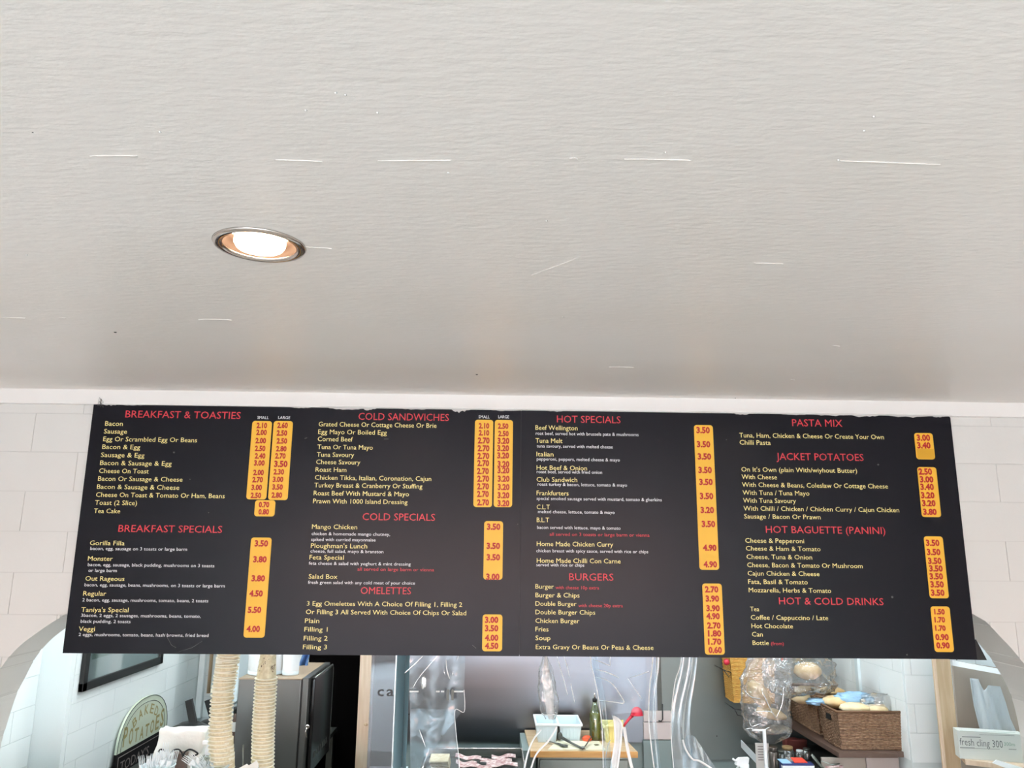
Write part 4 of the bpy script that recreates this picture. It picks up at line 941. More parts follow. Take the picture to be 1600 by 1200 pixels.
# ------------------------------------------------------------------ clear plastic screens behind the arch
YP = 3.62
def vat(px, py, Y): return at(px, py, Y=Y)
zlo = at(700, 1240, Y=YP).z; zhi = 1.72
xa = at(577, 1110, Y=YP).x; xb = at(616, 1110, Y=YP).x; xc = at(637, 1110, Y=YP).x; xm = at(627, 1110, Y=YP).x
t = thing('acrylic_screen', 'clear acrylic screen with bluish corner edge and printed letters beside the pine post', 'screen', ((xa+xc)/2, YP, CT))
part('pane', MB().box(xa, xb, YP, YP+.005, CT, zhi), MT['pane'], t)
part('corner_edge', MB().box(xb-.003, xb+.003, YP-.006, YP+.008, CT, zhi, .002), MT['milky'], t, 'milky white vertical edge')
part('return_pane', MB().slab([(xb+.004, YP, CT), (xm, YP+.10, CT), (xm, YP+.105, CT), (xb+.004, YP+.006, CT)], (0, 0, zhi-CT)), MT['cyan'], t)
part('side_pane', MB().slab([(xm+.001, YP+.10, CT), (xc, YP+.02, CT), (xc, YP+.026, CT), (xm+.001, YP+.106, CT)], (0, 0, zhi-CT)), MT['cyan'], t, 'pale cyan side pane')
part('foot_rail', MB().box(xa, xc, YP-.01, YP+.11, CT-.0, CT+.004), MT['whiteb'], t)
for ch, px, w in (('c', 594.5, 9.5), ('a', 609.5, 11)):
    p = at(px, 1087.5, Y=YP-.001); part('letter', text_mb(ch, p, EX, EZ, w*3.5/F, 15*3.5/F, .01, 'C'), MT['dark'], t, 'dark printed letter')  # flat letters put in for lettering reflected in the pane
def rail_top(): pass
def tubepath(pts, Y, r, m, name, par, seg=7, taper=None, label=None, top=True):
    P = [at(x, y, Y=Y) for x, y in pts]; Q = []
    if top: P = [Vector((P[0].x, Y, zhi-.01))]+P
    for i in range(len(P)-1):
        p0 = P[max(0, i-1)]; p3 = P[min(len(P)-1, i+2)]
        for k in range(5): Q.append(Vector(cr(p0, P[i], P[i+1], p3, k/5)))
    Q.append(P[-1]); return part(name, MB().tube(Q, r, seg, [taper(i/(len(Q)-1)) for i in range(len(Q))] if taper else None), MT[m], par, label)
def sheet(left, right, Y, wav, m, name, par, nu=24, nv=40, seed=0, top=True):
    """hanging film between two edges given as lists of pixels (top to bottom)"""
    def cv(pts):
        P = [at(x, y, Y=Y) for x, y in pts]
        if top: P = [Vector((P[0].x, Y, zhi-.01))]+P
        def f(v):
            q = v*(len(P)-1); i = min(int(q), len(P)-2); return Vector(cr(P[max(0, i-1)], P[i], P[i+1], P[min(len(P)-1, i+2)], q-i))
        return f
    L, R_ = cv(left), cv(right)
    def fn(u, v):
        p = L(v).lerp(R_(v), u); p.y += wav*noise.noise(Vector((p.x*9+seed, p.z*4, seed)))+wav*.6*math.sin(u*8+seed+v*2); return p
    return part(name, MB().grid(fn, nu, nv), MT[m], par)
t = thing('clear_film_sheet', 'loose clear film sheet hanging right of the acrylic screen', 'film', (at(680, 1110, Y=3.5).x, 3.5, CT))
sheet([(640, 1020), (640, 1110), (641, 1220)], [(727, 1020), (725, 1085), (725, 1107)], 3.5, .012, 'film', 'sheet', t, top=True, nu=20, nv=30)
sheet([(641, 1107), (641, 1160), (642, 1220)], [(711, 1109), (714, 1160), (719, 1220)], 3.5, .010, 'film', 'sheet', t, top=False, seed=0)
tubepath([(725, 1078), (725.5, 1112), (711, 1109.5), (713, 1150), (717, 1185), (718, 1210)], 3.497, .0016, 'hose', 'sheet_edge', t, top=False, label='thin white cut edge with a notch')
tubepath([(690, 1018), (672, 1038), (660, 1052), (650, 1066), (645, 1076)], 3.49, .0022, 'milky', 'crease', t, top=False)  # these tubes model the highlights running across the film
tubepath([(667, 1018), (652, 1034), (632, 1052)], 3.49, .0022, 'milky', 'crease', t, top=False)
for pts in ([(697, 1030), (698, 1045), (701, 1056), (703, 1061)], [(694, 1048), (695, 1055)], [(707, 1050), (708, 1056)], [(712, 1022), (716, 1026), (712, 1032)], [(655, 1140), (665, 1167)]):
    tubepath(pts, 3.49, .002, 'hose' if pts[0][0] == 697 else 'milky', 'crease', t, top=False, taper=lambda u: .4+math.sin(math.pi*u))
part('highlight_fold', MB().blob(at(662, 1066, Y=3.49), (.012, .003, .026), .5), MT['milky'], t, 'bulging whitish fold')  # solid blob put in for a glint on the film
for a, b in ((640, 654), (681, 687), (689, 694), (709, 724)): part('fold', MB().tube([at(a, 1080.5, Y=3.492), at(b, 1080.5, Y=3.492)], .0035, 7), MT['hose'], t)  # white bars put in for the light band reflected on the film
for px in (699.5, 707):
    p = at(px, 1094, Y=3.488); part('letter', text_mb('l', p, EX, EZ, 3.6*3.4/F, 16*3.4/F, .01, 'C'), MT['metald'], t, 'dark printed stroke')  # strokes put in for more of the reflected lettering
# bundled film
t = thing('bundled_film', 'crumpled bundle of clear film with white glare hanging above the white tubs', 'film', (at(855, 1100, Y=3.7).x, 3.7, at(855, 1125, Y=3.7).z))
ctr = interp([(1000, 852), (1024, 852), (1060, 853), (1090, 857), (1115, 859), (1124, 860)]); wdt = interp([(1000, 3), (1024, 3), (1045, 9), (1060, 13), (1090, 15), (1112, 12), (1124, 7)])
def fnb(u, v, s=1.0, y0=3.7, sd=0):
    py = 1000+124*v; c = at(ctr(py), py, Y=y0); r = wdt(py)*s*3.6/F; a = u*6.2832; q = 1+.28*noise.noise(Vector((math.cos(a)*2, math.sin(a)*2+sd, v*7)))+.10*noise.noise(Vector((math.cos(a)*5, math.sin(a)*5+sd, v*24)))
    return c+Vector((math.cos(a)*r*q, math.sin(a)*r*q*.6, 0))
part('film', MB().grid(lambda u, v: fnb(u, v), 36, 60), MT['bag'], t)
part('inner_fold', MB().grid(lambda u, v: fnb(u, v, .5, 3.70, 5)+Vector((.003, 0, 0)), 20, 50), MT['hose'], t, 'white folded core')  # bright highlight of the bundle built in as a white core
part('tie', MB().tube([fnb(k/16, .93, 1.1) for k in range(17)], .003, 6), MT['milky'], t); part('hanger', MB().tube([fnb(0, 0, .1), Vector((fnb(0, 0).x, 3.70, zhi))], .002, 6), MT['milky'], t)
# long strips
def stripthing(label, parts, Y, cat='strip', name='plastic_strip'):
    p = at(parts[0][1][0][0], 1110, Y=Y); t = thing(name, label, cat, (p.x, Y, CT))
    for q in parts:
        if q[0] == 'tube': tubepath(q[1], Y, q[2], q[3], q[4], t, taper=q[5] if len(q) > 5 else None)
        else: sheet(q[1], q[2], Y+.003, q[3], q[4], 'film', t, nu=10)
    return t
stripthing('clear strip with one white edge crossing beside the oil bottle', [('tube', [(922, 1022), (928, 1055), (935, 1090), (941, 1140), (943, 1215)], .0022, 'hose', 'strip_edge'), ('sheet', [(923, 1022), (936, 1100), (944, 1220)], [(934, 1022), (947, 1100), (958, 1220)], .006, 'film')], 3.48)
stripthing('narrow clear curtain strip just left of the pinkish tiles', [('tube', [(1020, 1022), (1015.5, 1070), (1013.5, 1120), (1017, 1160), (1024, 1215)], .0026, 'hose', 'strip_edge'), ('sheet', [(1020, 1022), (1014, 1110), (1026, 1220)], [(1031, 1022), (1025, 1110), (1034, 1220)], .008, 'film'), ('tube', [(1029, 1022), (1025, 1080), (1024, 1150), (1028, 1215)], .0014, 'milky', 'strip_edge')], 3.48)
stripthing('wide curved clear curtain strip with a thick white highlight edge', [('tube', [(1065, 1022), (1055, 1065), (1049.5, 1110), (1049, 1155), (1054, 1215)], .0020, 'hose', 'strip_edge'), ('tube', [(1081.5, 1022), (1072, 1065), (1064, 1100), (1064.5, 1136)], .0040, 'hose', 'highlight_edge', lambda u: .5+.6*math.sin(math.pi*u)),
  ('sheet', [(1065, 1022), (1049, 1110), (1050, 1160), (1056, 1220)], [(1090, 1022), (1079, 1110), (1082, 1160), (1110, 1220)], .012, 'milkyfilm'), ], 3.44) if False else None
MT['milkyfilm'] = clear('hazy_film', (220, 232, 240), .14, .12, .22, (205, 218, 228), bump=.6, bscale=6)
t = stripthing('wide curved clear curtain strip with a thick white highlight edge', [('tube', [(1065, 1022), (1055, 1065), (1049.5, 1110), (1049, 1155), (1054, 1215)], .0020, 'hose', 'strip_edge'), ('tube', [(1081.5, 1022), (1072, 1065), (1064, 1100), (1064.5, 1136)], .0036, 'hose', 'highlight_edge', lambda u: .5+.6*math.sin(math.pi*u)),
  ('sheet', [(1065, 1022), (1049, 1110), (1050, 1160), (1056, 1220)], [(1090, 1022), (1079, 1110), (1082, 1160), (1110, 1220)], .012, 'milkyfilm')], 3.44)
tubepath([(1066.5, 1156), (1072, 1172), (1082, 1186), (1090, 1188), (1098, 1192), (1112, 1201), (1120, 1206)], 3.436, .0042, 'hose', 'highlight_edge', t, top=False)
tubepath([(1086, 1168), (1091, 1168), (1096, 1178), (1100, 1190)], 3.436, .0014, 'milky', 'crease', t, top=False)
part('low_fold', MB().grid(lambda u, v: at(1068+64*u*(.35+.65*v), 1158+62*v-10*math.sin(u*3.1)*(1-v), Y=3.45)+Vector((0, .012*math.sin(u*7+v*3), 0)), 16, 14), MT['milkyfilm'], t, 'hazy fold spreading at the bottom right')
# tall white fold and curved lines before the worktop, film highlights built solid
t = thing('white_film_fold', 'bright white folded film strip standing in front of the yellow tub', 'film', (at(965, 1170, Y=3.5).x, 3.5, CT))
def fw_(u, v):
    py = 1117+100*v; l = interp([(1117, 956.5), (1130, 959), (1160, 960), (1190, 955), (1217, 951)])(py); r = interp([(1117, 959), (1122, 968), (1130, 973.5), (1160, 972), (1190, 968), (1217, 964)])(py)
    top_ = 4*abs(math.sin(u*6))*(1-v)**6
    return at(l+(r-l)*u, py+top_, Y=3.5)+Vector((0, .008*math.sin(u*9), 0))
part('strip', MB().grid(fw_, 14, 24, thick=(0, .003, 0)), MT['hose'], t)
a = part('pale_strip', MB().grid(lambda u, v: at(973+6*v*1.6+5*u+8*v*v, 1136+84*v, Y=3.52), 3, 14, thick=(0, .002, 0)), MT['hose'], t)
cab([(845, 1140), (836, 1152), (829, 1165), (823, 1183), (818, 1210)], 3.5, .0038, 'left of two white cables curving in front of the white tub', 'white_cable', 'hose', 'cable')  # white tubes put in for curved highlights on the film
cab([(870, 1136), (864, 1147), (855, 1160), (843, 1172), (835, 1185), (827, 1210)], 3.5, .0038, 'right of two white cables curving in front of the white tub', 'white_cable', 'hose', 'cable')
cab([(952, 1210), (946, 1190), (950, 1165), (954, 1156)], 3.55, .0016, 'thin looped film edge left of the white fold', 'film_edge', 'milky', 'film')
x0 = at(575, 1110, Y=3.5).x; x1 = at(1140, 1110, Y=3.4).x
t = thing('curtain_rail', 'white curtain rail behind the menu board carrying the plastic strips', 'rail', ((x0+x1)/2, 3.5, zhi))
part('rail', MB().box(x0, x1, 3.40, 3.76, zhi-.006, zhi+.03, .004), MT['white'], t)
for x in (x0+.02, 0, x1-.02): part('bracket', MB().box(x-.012, x+.012, WB, 3.40, zhi, zhi+.03, .003), MT['white'], t)
# ------------------------------------------------------------------ right wall: shelf, baskets, bread
YS0, YS1 = 4.35, 5.17
S = at(1311, 1179, Y=YS0); zs = at(1311, 1176, Y=YS0).z
t = thing('wall_shelf', 'dark brown shelf along the right kitchen wall under the bread baskets', 'shelf', ((S.x+KR)/2, (YS0+YS1)/2, zs-.03))
part('board', MB().box(S.x-.002, at(1403, 1180, Y=YS0).x, YS0, YS1, zs-.026, zs, .003), MT['shelf'], t); part('wall_batten', MB().box(at(1403, 1180, Y=YS0).x+.001, KR-.001, YS0+.03, YS1, zs-.03, zs-.002), MT['shelf'], t)
def basket(x0, x1, y0, y1, z0, z1, tx, ty, label, m='basket', nrow=26, name='wicker_basket', hole=True):
    t = thing(name, label, 'basket', ((x0+x1)/2, (y0+y1)/2, z0))
    per = 2*((x1-x0)+(y1-y0)); NU = 150; NV = 60
    def fn(u, v):
        ins = (1-v); X0, X1, Y0_, Y1_ = x0+tx*ins, x1-tx*ins*.9, y0+ty*ins, y1-ty*ins
        w, d = X1-X0, Y1_-Y0_; s_ = u*2*(w+d)
        if s_ < w: p = Vector((X0+s_, Y0_, 0)); n_ = Vector((0, -1, 0))
        elif s_ < w+d: p = Vector((X1, Y0_+s_-w, 0)); n_ = Vector((1, 0, 0))
        elif s_ < 2*w+d: p = Vector((X1-(s_-w-d), Y1_, 0)); n_ = Vector((0, 1, 0))
        else: p = Vector((X0, Y1_-(s_-2*w-d), 0)); n_ = Vector((-1, 0, 0))
        wv = math.sin(u*2*math.pi*30+(math.pi if int(v*nrow) % 2 else 0)); rowp = abs(math.sin(v*nrow*math.pi))
        p += n_*(.003*rowp+.0030*wv*rowp); p.z = z0+(z1-z0)*v+.003*math.sin(u*40); return p
    part('side_weave', MB().grid(fn, NU, NV), MT[m], t); part('bottom', MB().box(x0+tx, x1-tx, y0+ty, y1-ty, z0+.001, z0+.008), MT[m], t)
    rmb = MB(); C4 = [(x0, y0), (x1, y0), (x1, y1), (x0, y1), (x0, y0)]
    rmb.tube([(a, b, z1) for a, b in C4], .007, 8); part('rim', rmb, MT['rim'] if m == 'basket' else MT[m], t)
    part('base_rim', MB().tube([(x0+tx, y0+ty, z0+.007), (x1-tx, y0+ty, z0+.007), (x1-tx, y1-ty, z0+.007), (x0+tx, y1-ty, z0+.007), (x0+tx, y0+ty, z0+.007)], .006, 7), MT[m], t)
    if hole:
        ym = (y0+y1)/2-.02; zm = z0+(z1-z0)*.76; xi = x0+tx*.26-.006
        part('handle_hole', MB().slab([(xi, ym-.035, zm-.014), (xi, ym+.035, zm-.014), (xi, ym+.028, zm+.016), (xi, ym-.028, zm+.016)], (-.002, 0, 0)), MT['dark'], t)
    return t
fx0 = at(1308, 1113, Y=4.38).x; fx1 = at(1417, 1113, Y=4.38).x; zt1 = at(1360, 1112.5, Y=4.38).z
by = 4.38*(1308-769)/(1277-769)
basket(fx0, fx1, 4.38, by, zs+.001, zt1, .022, .022, 'front brown wicker basket of bread rolls at the shelf end')
b2y0 = by+.045; b2y1 = YS1-.01
basket(fx0+.01, fx1, b2y0, b2y1, zs+.001, zt1+.01, .03, .03, 'rear brown wicker basket of bread rolls behind the front one')
random.seed(8)
def roll(px, py, Y, rx, rz_, label, m='bread2', ry=None, tilt=0):
    p = at(px, py, Y=Y); mb = MB().blob((0, 0, 0), (rx, ry or rx*.8, rz_), .10, 2.2, 20, 12)
    Rm = Matrix.Rotation(tilt, 3, 'Y'); mb.v = [p+Rm @ v for v in mb.v]
    return solo('bread_roll', mb, MT[m], label, 'bread roll', 'bread rolls in the baskets')
roll(1260, 1079, 4.85, .072, .026, 'floury bread roll at the top left of the rear basket')
roll(1254, 1091, 4.78, .066, .030, 'floury bread roll below the top left one in the rear basket')
roll(1300, 1080, 4.90, .078, .024, 'flat bread roll in the middle of the rear basket', 'bread')
roll(1308, 1096, 4.60, .085, .034, 'bread roll wrapped in film at the front basket left side', 'bread')
roll(1336, 1106, 4.50, .085, .028, 'large floury roll at the front of the front basket')
roll(1368, 1108, 4.50, .070, .024, 'floury roll at the right of the front basket')
roll(1388, 1106, 4.56, .055, .022, 'small pale roll at the far right of the front basket')
roll(1262, 1048, 4.72, .080, .050, 'round bread roll in clear wrap above the rear basket', 'bread')
def crum(l, tp_, r, b, Y, m, label, name, cat, amp=.02, dy=.05, sc=12, par=None):
    c = at((l+r)/2, (tp_+b)/2, Y=Y); w = (r-l)/2*Y/F; h = (b-tp_)/2*Y/F
    def fn(u, v):
        th = math.pi*v; a = 2*math.pi*u; d = Vector((math.sin(th)*math.cos(a), math.sin(th)*math.sin(a), math.cos(th))); q = 1+.32*noise.noise(d*2.1+c*7)+.14*noise.noise(d*7+c*3)
        pw = Vector((math.copysign(abs(d.x)**.7, d.x)*w*q, d.y*dy*q, math.copysign(abs(d.z)**.7, d.z)*h*q)); return c+pw
    mb = MB().grid(fn, 40, 26)
    return part(name, mb, MT[m], par) if par else solo(name, mb, MT[m], label, cat)
crum(1308, 1083, 1362, 1102, 4.58, 'lblue', 'light blue plastic sheet crumpled between the bread rolls of the front basket', 'blue_wrap', 'wrap', dy=.05)
crum(1261, 1092, 1292, 1101, 4.62, 'lblue', 'small light blue wrap at the rim of the rear basket', 'blue_wrap', 'wrap', dy=.04)
crum(1195, 1026, 1300, 1082, 4.68, 'bag', 'large clear plastic bag puffed over the rear bread basket', 'clear_bag', 'bag', dy=.10)
crum(1345, 1086, 1416, 1116, 4.52, 'bag', 'clear film over the right rolls of the front basket', 'clear_bag', 'bag', dy=.05)
# hanging bag of bread in front
t = thing('bread_bag', 'clear plastic bag with brown bread hanging at the left of the rear basket', 'bag', (at(1198, 1165, Y=4.5).x, 4.5, at(1198, 1162, Y=4.5).z))
bwid = interp([(1020, 30), (1060, 38), (1090, 37), (1120, 36), (1140, 36), (1150, 30), (1162, 8)]); bctr = interp([(1020, 1205), (1060, 1197), (1100, 1196), (1135, 1199), (1150, 1202), (1162, 1203)])
def fbag(u, v):
    py = 1020+142*v; c = at(bctr(py), py, Y=4.5); a = u*2*math.pi; w = bwid(py)*4.4/F; q = 1+.10*noise.noise(Vector((math.cos(a)*3, math.sin(a)*3, v*9)))+.06*noise.noise(Vector((math.cos(a)*9, math.sin(a)*9, v*30)))
    return c+Vector((w*q*math.copysign(abs(math.cos(a))**.8, math.cos(a)), .075*q*math.sin(a)*(1 if v < .85 else (1-v)/.15+.1), 0))
part('bag', MB().grid(fbag, 60, 60), MT['bag'], t)
def loaf(px, py, rx, rz_, m, tilt, Y=4.5):
    p = at(px, py, Y=Y); mb = MB().blob((0, 0, 0), (rx, .05, rz_), .14, 2.5, 20, 12); Rm = Matrix.Rotation(tilt, 3, 'Y'); mb.v = [p+Rm @ v for v in mb.v]; return mb
part('bread', loaf(1186, 1085, .085, .045, 0, .9), MT['bread'], t); part('bread', loaf(1205, 1115, .085, .030, 0, .2), MT['bread'], t, 'browner loaf lying across the bag'); part('bread', loaf(1210, 1140, .085, .022, 0, -.1), MT['spice'], t)
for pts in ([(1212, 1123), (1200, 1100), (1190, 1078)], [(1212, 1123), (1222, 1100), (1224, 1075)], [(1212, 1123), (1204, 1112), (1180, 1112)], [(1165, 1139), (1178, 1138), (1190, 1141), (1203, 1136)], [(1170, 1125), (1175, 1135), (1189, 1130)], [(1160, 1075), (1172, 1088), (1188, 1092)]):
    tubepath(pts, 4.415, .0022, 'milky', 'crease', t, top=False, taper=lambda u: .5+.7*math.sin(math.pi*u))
part('hanging_neck', MB().tube([at(1205, 1030, Y=4.5), Vector((at(1207, 1000, Y=4.5).x, 4.5, 2.6))], .006, 8), MT['milky'], t)
# honey wicker basket on the steel wall
a0 = at(1139, 1028, Y=4.98).x; a1 = at(1212, 1028, Y=4.98).x; zb_ = at(1150, 1099, Y=4.98).z
basket(a0, a1, 4.98, YB-.03, zb_, zb_+.42, .022, .01, 'honey coloured wicker basket hanging on the steel wall behind the bread bag', 'ybasket', 40, hole=False)
def brk(pts, label):
    P = [at(x, y, Y=4.99) for x, y in pts]; solo('wire_bracket', MB().tube(P+[P[0]], .003, 6).tube([P[0], P[0]+Vector((0, YB-.014-4.99, 0))], .003, 6), MT['dark'], label, 'bracket')
brk([(1131, 1047), (1143, 1051), (1139, 1058)], 'upper black wire bracket beside the honey wicker basket')
brk([(1148, 1108), (1163, 1110), (1160, 1119), (1152, 1117)], 'lower black wire bracket under the honey wicker basket')
p = at(1136.5, 1035, Y=4.96); solo('pink_cap', MB().lathe(p, [(.002, 0), (.016, .004), (.02, .02), (.016, .03)], 18, (0, 1, 0)), MT['redpl'], 'round pink cap beside the top of the honey wicker basket', 'cap')
p = at(1222, 1030, Y=4.55); solo('red_tag', MB().box(p.x-.003, p.x+.004, p.y, p.y+.003, p.z-.008, p.z+.05), MT['redc'], 'tiny red tag hanging at the mouth of the clear bread bag', 'tag')
# ------------------------------------------------------------------ clutter under the shelf
YC = 4.55
Lz = at(1205, 1208, Y=YC).z
t = thing('lower_shelf', 'white edged lower shelf with jars under the bread bag', 'shelf', (at(1260, 1200, Y=YC).x, 4.75, Lz-.02))
q0 = at(1166, 1171, Y=5.1); q1 = at(1212, 1200, Y=4.4); 
zl_ = min(Lz, q1.z+.02)
x00 = at(1166, 1185, Y=5.1).x; x11 = at(1209, 1200, Y=4.45).x
part('board', MB().slab([(x00, 5.18, Lz-.018), (x11, 4.45, Lz-.018), (KR-.002, 4.45, Lz-.018), (KR-.002, 5.18, Lz-.018)], (0, 0, .017)), MT['metald'], t)
part('edge_lip', MB().slab([(x00-.004, 5.18, Lz-.02), (x11-.004, 4.45, Lz-.02), (x11, 4.45, Lz-.02), (x00, 5.18, Lz-.02)], (0, 0, .045)), MT['white'], t, 'white front lip')
def jar(px, py_top, half, Y, label, lidm='lid', body='jar', fill='spice', frac=.6, name='glass_jar', cat='jar', bt=1196):
    c = at(px, 1196, Y=Y); c.z = Lz; r = half*.97*Y/F; h = at(px, py_top, Y=Y).z-Lz
    t = thing(name, label, cat, c)
    part('body', MB().lathe(c, [(r*.93, 0), (r, .008), (r, h*.78), (r*.8, h*.84)], 24), MT[body], t)
    if fill: part('contents', MB().lathe(c+Vector((0, 0, .003)), [(r*.9, 0), (r*.93, .005), (r*.93, h*frac)], 20), MT[fill], t)
    part('lid', MB().lathe(c, [(r*.86, h*.84), (r*.88, h*.985), (r*.84, h)], 24), MT[lidm], t)
    return t, c, r, h
jar(1210, 1167, 7.5, 4.58, 'grey metal canister below the bread bag', 'tin', 'tin', None, name='metal_canister', cat='canister')
jar(1222, 1172, 5.5, 4.62, 'small clear jar behind the grey canister', 'metal', frac=.4)
t, c, r, h = jar(1232, 1166, 9, 4.70, 'large glass jar with a tan lid and a small white label', 'lid', frac=.35)
part('label', MB().grid(lambda u, v: c+Vector((r*1.01*math.sin((u-.6)*1.2), -r*1.01*math.cos((u-.6)*1.2), h*(.22+.28*v))), 6, 2), MT['paper'], t)
jar(1251, 1172, 6, 4.75, 'clear jar with a white lid under the shelf', 'white', frac=.5)
jar(1262, 1169, 6, 4.82, 'dark jar with grey lid against the right wall', 'metal', fill='shelf', frac=.7)
x0, x1, z0, z1 = pb(1224, 1157, 1252, 1178, 4.95)
lump('red_packet', 1228, 1156, 1262, 1178, 5.0, .06, 'dullred', 'dull red packet behind the jars under the shelf', 'packet', .008, 14, Lz)
x0, x1, z0, z1 = pb(1181, 1161, 1202, 1196, 4.6)
t = thing('white_notice', 'white paper notice standing behind the white post', 'notice', ((x0+x1)/2, 4.6, Lz))
part('sheet', MB().box(x0, x1, 4.6, 4.604, Lz, z1), MT['paper'], t)
for k in range(6): part('print_line', MB().box(x0+.012, x1-.012-.01*(k % 3), 4.5985, 4.6, z1-.02-.014*k, z1-.017-.014*k), MT['signgrey'], t)
a = at(1194.5, 1140, Y=4.3); z0 = 0
t = thing('white_stand_post', 'thin square white post rising in front of the bread bag', 'post', (a.x, 4.3, 0)); w = 4.2*4.2/F
zT = at(1158, 1250, Y=4.35).z; t.location.z = zT; part('post', MB().box(a.x-w/2, a.x+w/2, 4.3, 4.3+w, zT+.012, a.z, .001), MT['white'], t); part('foot', MB().box(a.x-.04, a.x+.03, 4.22, 4.40, zT, zT+.012, .003), MT['white'], t)
part('top_arm', MB().box(at(1176, 1140, Y=4.3).x, a.x, 4.304, 4.31, a.z-.008, a.z), MT['white'], t)
# spray bottle on a stool-high stand
sb = at(1158, 1196, Y=4.35); sbz = at(1158, 1250, Y=4.35).z
t = thing('side_table', 'low dark table at the right of the kitchen, below the spray bottle', 'table', (at(1220, 1200, Y=4.3).x, 4.25, 0))
tx0, tx1 = at(1135, 1200, Y=4.2).x, at(1290, 1200, Y=4.2).x
part('top', MB().box(tx0, tx1, 4.10, 4.42, sbz-.03, sbz-.001, .003), MT['metald'], t)
for x in (tx0+.03, tx1-.03):
    for y in (4.13, 4.39): part('leg', MB().box(x-.015, x+.015, y-.015, y+.015, 0, sbz-.03), MT['metald'], t)
c = Vector((sb.x, 4.27, sbz)); ztp = at(1160, 1184, Y=4.27).z-sbz
t = thing('spray_bottle', 'white trigger spray bottle below the honey basket', 'bottle', c)
part('body', MB().lathe(c, [(.034, 0), (.036, .01), (.036, ztp*.5), (.014, ztp*.72)], 24), MT['whiteb'], t)
part('neck', MB().lathe(c, [(.016, ztp*.70), (.016, ztp*.86)], 16), MT['white'], t)
hx = lambda px, py: Vector((at(px, py, Y=4.27).x, 4.262, at(px, py, Y=4.27).z))
part('spray_head', MB().slab([hx(1151, 1188), hx(1155, 1184.5), hx(1170, 1184), hx(1169, 1192), hx(1166, 1200), hx(1156, 1200), hx(1155, 1196), hx(1149, 1195)], (0, .026, 0)), MT['white'], t)
part('nozzle', MB().tube([hx(1151, 1190)+Vector((0, .012, 0)), hx(1145, 1186)+Vector((0, .012, 0))], .005, 10), MT['white'], t); part('trigger', MB().tube([hx(1155, 1196)+Vector((0, .012, 0)), hx(1151, 1202)+Vector((0, .012, 0)), hx(1150, 1208)+Vector((0, .012, 0))], .005, 8), MT['white'], t)
# blue and red carton
pA = at(1221, 1190, Y=4.28); pz = sbz
t = thing('blue_carton', 'navy blue and white carton with a red flap below the jars', 'carton', (at(1245, 1200, Y=4.3).x, 4.3, sbz))
x0, x1 = at(1223, 1195, Y=4.28).x, at(1272, 1195, Y=4.28).x; zc_ = at(1245, 1194, Y=4.28).z
part('box', MB().box(x0, x1, 4.28, 4.33, sbz, zc_, .002), MT['navy'], t); part('white_band', MB().box(x0-.001, x1+.001, 4.2788, 4.30, zc_-.022, zc_-.008), MT['white'], t)
part('flap', MB().slab([(x0+.07, 4.30, zc_+.001), (x0+.14, 4.30, zc_+.001), (x0+.13, 4.35, zc_+.012), (x0+.07, 4.35, zc_+.012)], (0, 0, .003)), MT['redc'], t, 'red flap'); part('side_flap', MB().slab([(x0, 4.285, zc_+.001), (x0+.05, 4.285, zc_+.001), (x0+.04, 4.33, zc_+.010), (x0-.01, 4.33, zc_+.010)], (0, 0, .003)), MT['lblue'], t)
for i, (pts, r_, lab) in enumerate((([(1268, 1179), (1272, 1184), (1280, 1194), (1290, 1204)], .010, 'broad grey utensil handle leaning beside the navy carton'), ([(1283, 1189), (1300, 1195), (1312, 1193)], .004, 'thin steel utensil lying right of the navy carton'), ([(1290, 1199), (1305, 1197), (1318, 1198)], .006, 'pinkish utensil handle lowest in the clutter'))):
    P = [at(x, y, Y=4.36) for x, y in pts]; P[-1].z = P[-1].z
    solo('utensil', MB().tube(P, r_, 8, [.9, 1.2, 1, .8][:len(P)], .4), MT['metal' if i < 2 else 'ham'], lab, 'utensil')
x0, x1, z0, z1 = pb(1262, 1180, 1420, 1240, 4.45)
xs_ = at(1357, 1190, Y=4.40).x; x0 = at(1275, 1190, Y=4.46).x
t = thing('wall_cupboard', 'beige grey cupboard front below the brown shelf on the right', 'cupboard', ((x0+KR)/2, 4.5, .3))
part('door', MB().box(x0+.02, xs_-.002, 4.43, 4.444, .3, at(1330, 1184, Y=4.43).z, .002), MT['cupb'], t); part('door', MB().box(xs_+.002, KR-.004, 4.43, 4.444, .3, at(1380, 1184, Y=4.43).z, .002), MT['tile'], t)
part('carcass', MB().box(xs_-.1, KR-.003, 4.446, 4.54, .3, at(1380, 1186, Y=4.43).z), MT['cupb'], t)
# ------------------------------------------------------------------ right recess: cabinet, cloth, cling film carton
t = thing('open_cabinet', 'open taupe wall unit with white top rail right of the beige post', 'cabinet', (at(1545, 1110, Y=4.1).x, 4.1, at(1545, 1200, Y=4.1).z))
bk = [at(1488, 1032, Y=4.16), at(1640, 1056, Y=4.16), at(1650, 1200, Y=4.16), at(1502, 1200, Y=4.16)]; zlow_ = .62
bk[2].z = bk[3].z = zlow_
part('back_panel', MB().slab(bk, (0, .012, 0)), MT['cab'], t)
r1 = [at(1480, 1034, Y=4.10), at(1562, 1048, Y=3.86), at(1562, 1056, Y=3.86), at(1480, 1042, Y=4.10)]
part('top_rail', MB().slab([at(1488, 1032, Y=4.12), at(1640, 1060, Y=3.90), at(1640, 1068, Y=3.90), at(1488, 1040, Y=4.12)], (0, .03, 0)), MT['white'], t, 'white top rail')
sp_ = [at(1497, 1181, Y=4.12), at(1640, 1220, Y=3.70)]
zsh = at(1540, 1190, Y=3.94).z
A_ = at(1497, 1181, Z=zsh); B_ = at(1600, 1196, Z=zsh)
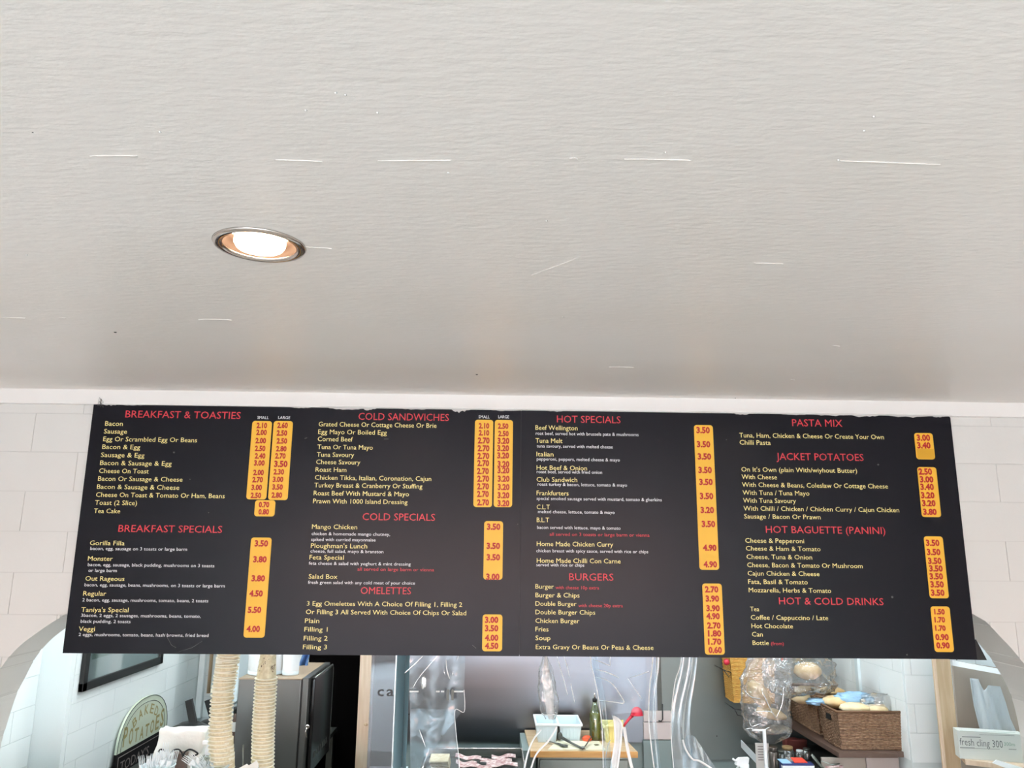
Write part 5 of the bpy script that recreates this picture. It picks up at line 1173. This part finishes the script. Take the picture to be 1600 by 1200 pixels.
part('shelf_board', MB().slab([(at(1502, 1181, Y=4.0).x, 3.97, zsh), (at(1640, 1190, Y=3.80).x, 3.80, zsh), (at(1660, 1190, Y=4.155).x, 4.155, zsh), (at(1502, 1181, Y=4.12).x, 4.155, zsh)], (0, 0, -.022)), MT['pine'], t, 'beige shelf board')
part('lower_edge', MB().slab([at(1556, 1187, Y=3.84), at(1640, 1212, Y=3.70), at(1640, 1226, Y=3.70), at(1550, 1192, Y=3.85)], (0, -.006, 0)), MT['white'], t)
# carton of cling film
cz0 = zsh+.001
L0, R0 = at(1500, 1184, Y=3.99), at(1604, 1187, Y=3.91); hC = at(1540, 1139, Y=3.88).z-at(1540, 1184, Y=3.88).z
L0.z = R0.z = cz0; ed = (R0-L0).normalized(); nd = Vector((-ed.y, ed.x, 0))
t = thing('cling_film_carton', 'pale grey carton of fresh cling film lying on the right shelf', 'carton', (L0+R0)/2)
part('box', MB().slab([L0, R0, R0+nd*.075, L0+nd*.075], (0, 0, hC)), MT['carton'], t)
def cp(px, py): # pixel on the carton's front face
    d = at(px, py, Y=1)-Vector((0, 0, H)); n_ = nd; tt = (L0-Vector((0, 0, H))).dot(n_)/d.dot(n_); return Vector((0, 0, H))+d*tt-nd*.0008
def ct(body, px, py, px2, cap_px, m, bold=-.005):
    a, b = cp(px, py), cp(px2, py+2); part('lettering', text_mb(body, a, ed, EZ, (b-a).dot(ed), cap_px*3.75/F, bold), MT[m], t)
ct('fresh cling 300', 1500, 1164, 1567, 11, 'ink'); ct('300m', 1569, 1165, 1586, 5.5, 'inkg')
def cl(px, py, px2, m='ink', w=.0012):
    a, b = cp(px, py), cp(px2, py+(px2-px)*.035); part('print_line', MB().slab([a, b, b+Vector((0, 0, w)), a+Vector((0, 0, w))], -nd*.0004), MT[m], t)
cl(1503, 1151.5, 1532, w=.003); cl(1530, 1148, 1585); cl(1500, 1168.5, 1523, w=.003); cl(1523, 1169.5, 1562); cl(1576, 1171, 1588, w=.002); cl(1500, 1142, 1586, 'inkg', .0008)
# grey cloth / bag standing behind the carton
def apr(u, v):
    l = interp([(0, 1516), (.5, 1523), (1, 1534)])(v); r = interp([(0, 1563), (.35, 1571), (.7, 1578), (1, 1588)])(v)
    top_ = 1060+4*u if u < .28 else (1062+17*((u-.28)/.16) if u < .44 else (1079-8*((u-.44)/.14) if u < .58 else 1071+4*(u-.58)))
    py = top_+(1144-top_)*v; p = at(l+(r-l)*u, py, Y=4.08); p.y += .007*math.sin(u*10+v*1.5)+.004*math.sin(u*21); return p
solo('grey_cloth', MB().grid(apr, 36, 24, thick=(0, .004, 0)), MT['apron'], 'thin pale grey cloth bag hanging behind the cling film carton', 'cloth')

MT['film2'] = clear('thin_clear_film', (236, 240, 246), .03, .12, .02, bump=.5, bscale=8)
# added film sheet; its white tubes trace reflected car outlines
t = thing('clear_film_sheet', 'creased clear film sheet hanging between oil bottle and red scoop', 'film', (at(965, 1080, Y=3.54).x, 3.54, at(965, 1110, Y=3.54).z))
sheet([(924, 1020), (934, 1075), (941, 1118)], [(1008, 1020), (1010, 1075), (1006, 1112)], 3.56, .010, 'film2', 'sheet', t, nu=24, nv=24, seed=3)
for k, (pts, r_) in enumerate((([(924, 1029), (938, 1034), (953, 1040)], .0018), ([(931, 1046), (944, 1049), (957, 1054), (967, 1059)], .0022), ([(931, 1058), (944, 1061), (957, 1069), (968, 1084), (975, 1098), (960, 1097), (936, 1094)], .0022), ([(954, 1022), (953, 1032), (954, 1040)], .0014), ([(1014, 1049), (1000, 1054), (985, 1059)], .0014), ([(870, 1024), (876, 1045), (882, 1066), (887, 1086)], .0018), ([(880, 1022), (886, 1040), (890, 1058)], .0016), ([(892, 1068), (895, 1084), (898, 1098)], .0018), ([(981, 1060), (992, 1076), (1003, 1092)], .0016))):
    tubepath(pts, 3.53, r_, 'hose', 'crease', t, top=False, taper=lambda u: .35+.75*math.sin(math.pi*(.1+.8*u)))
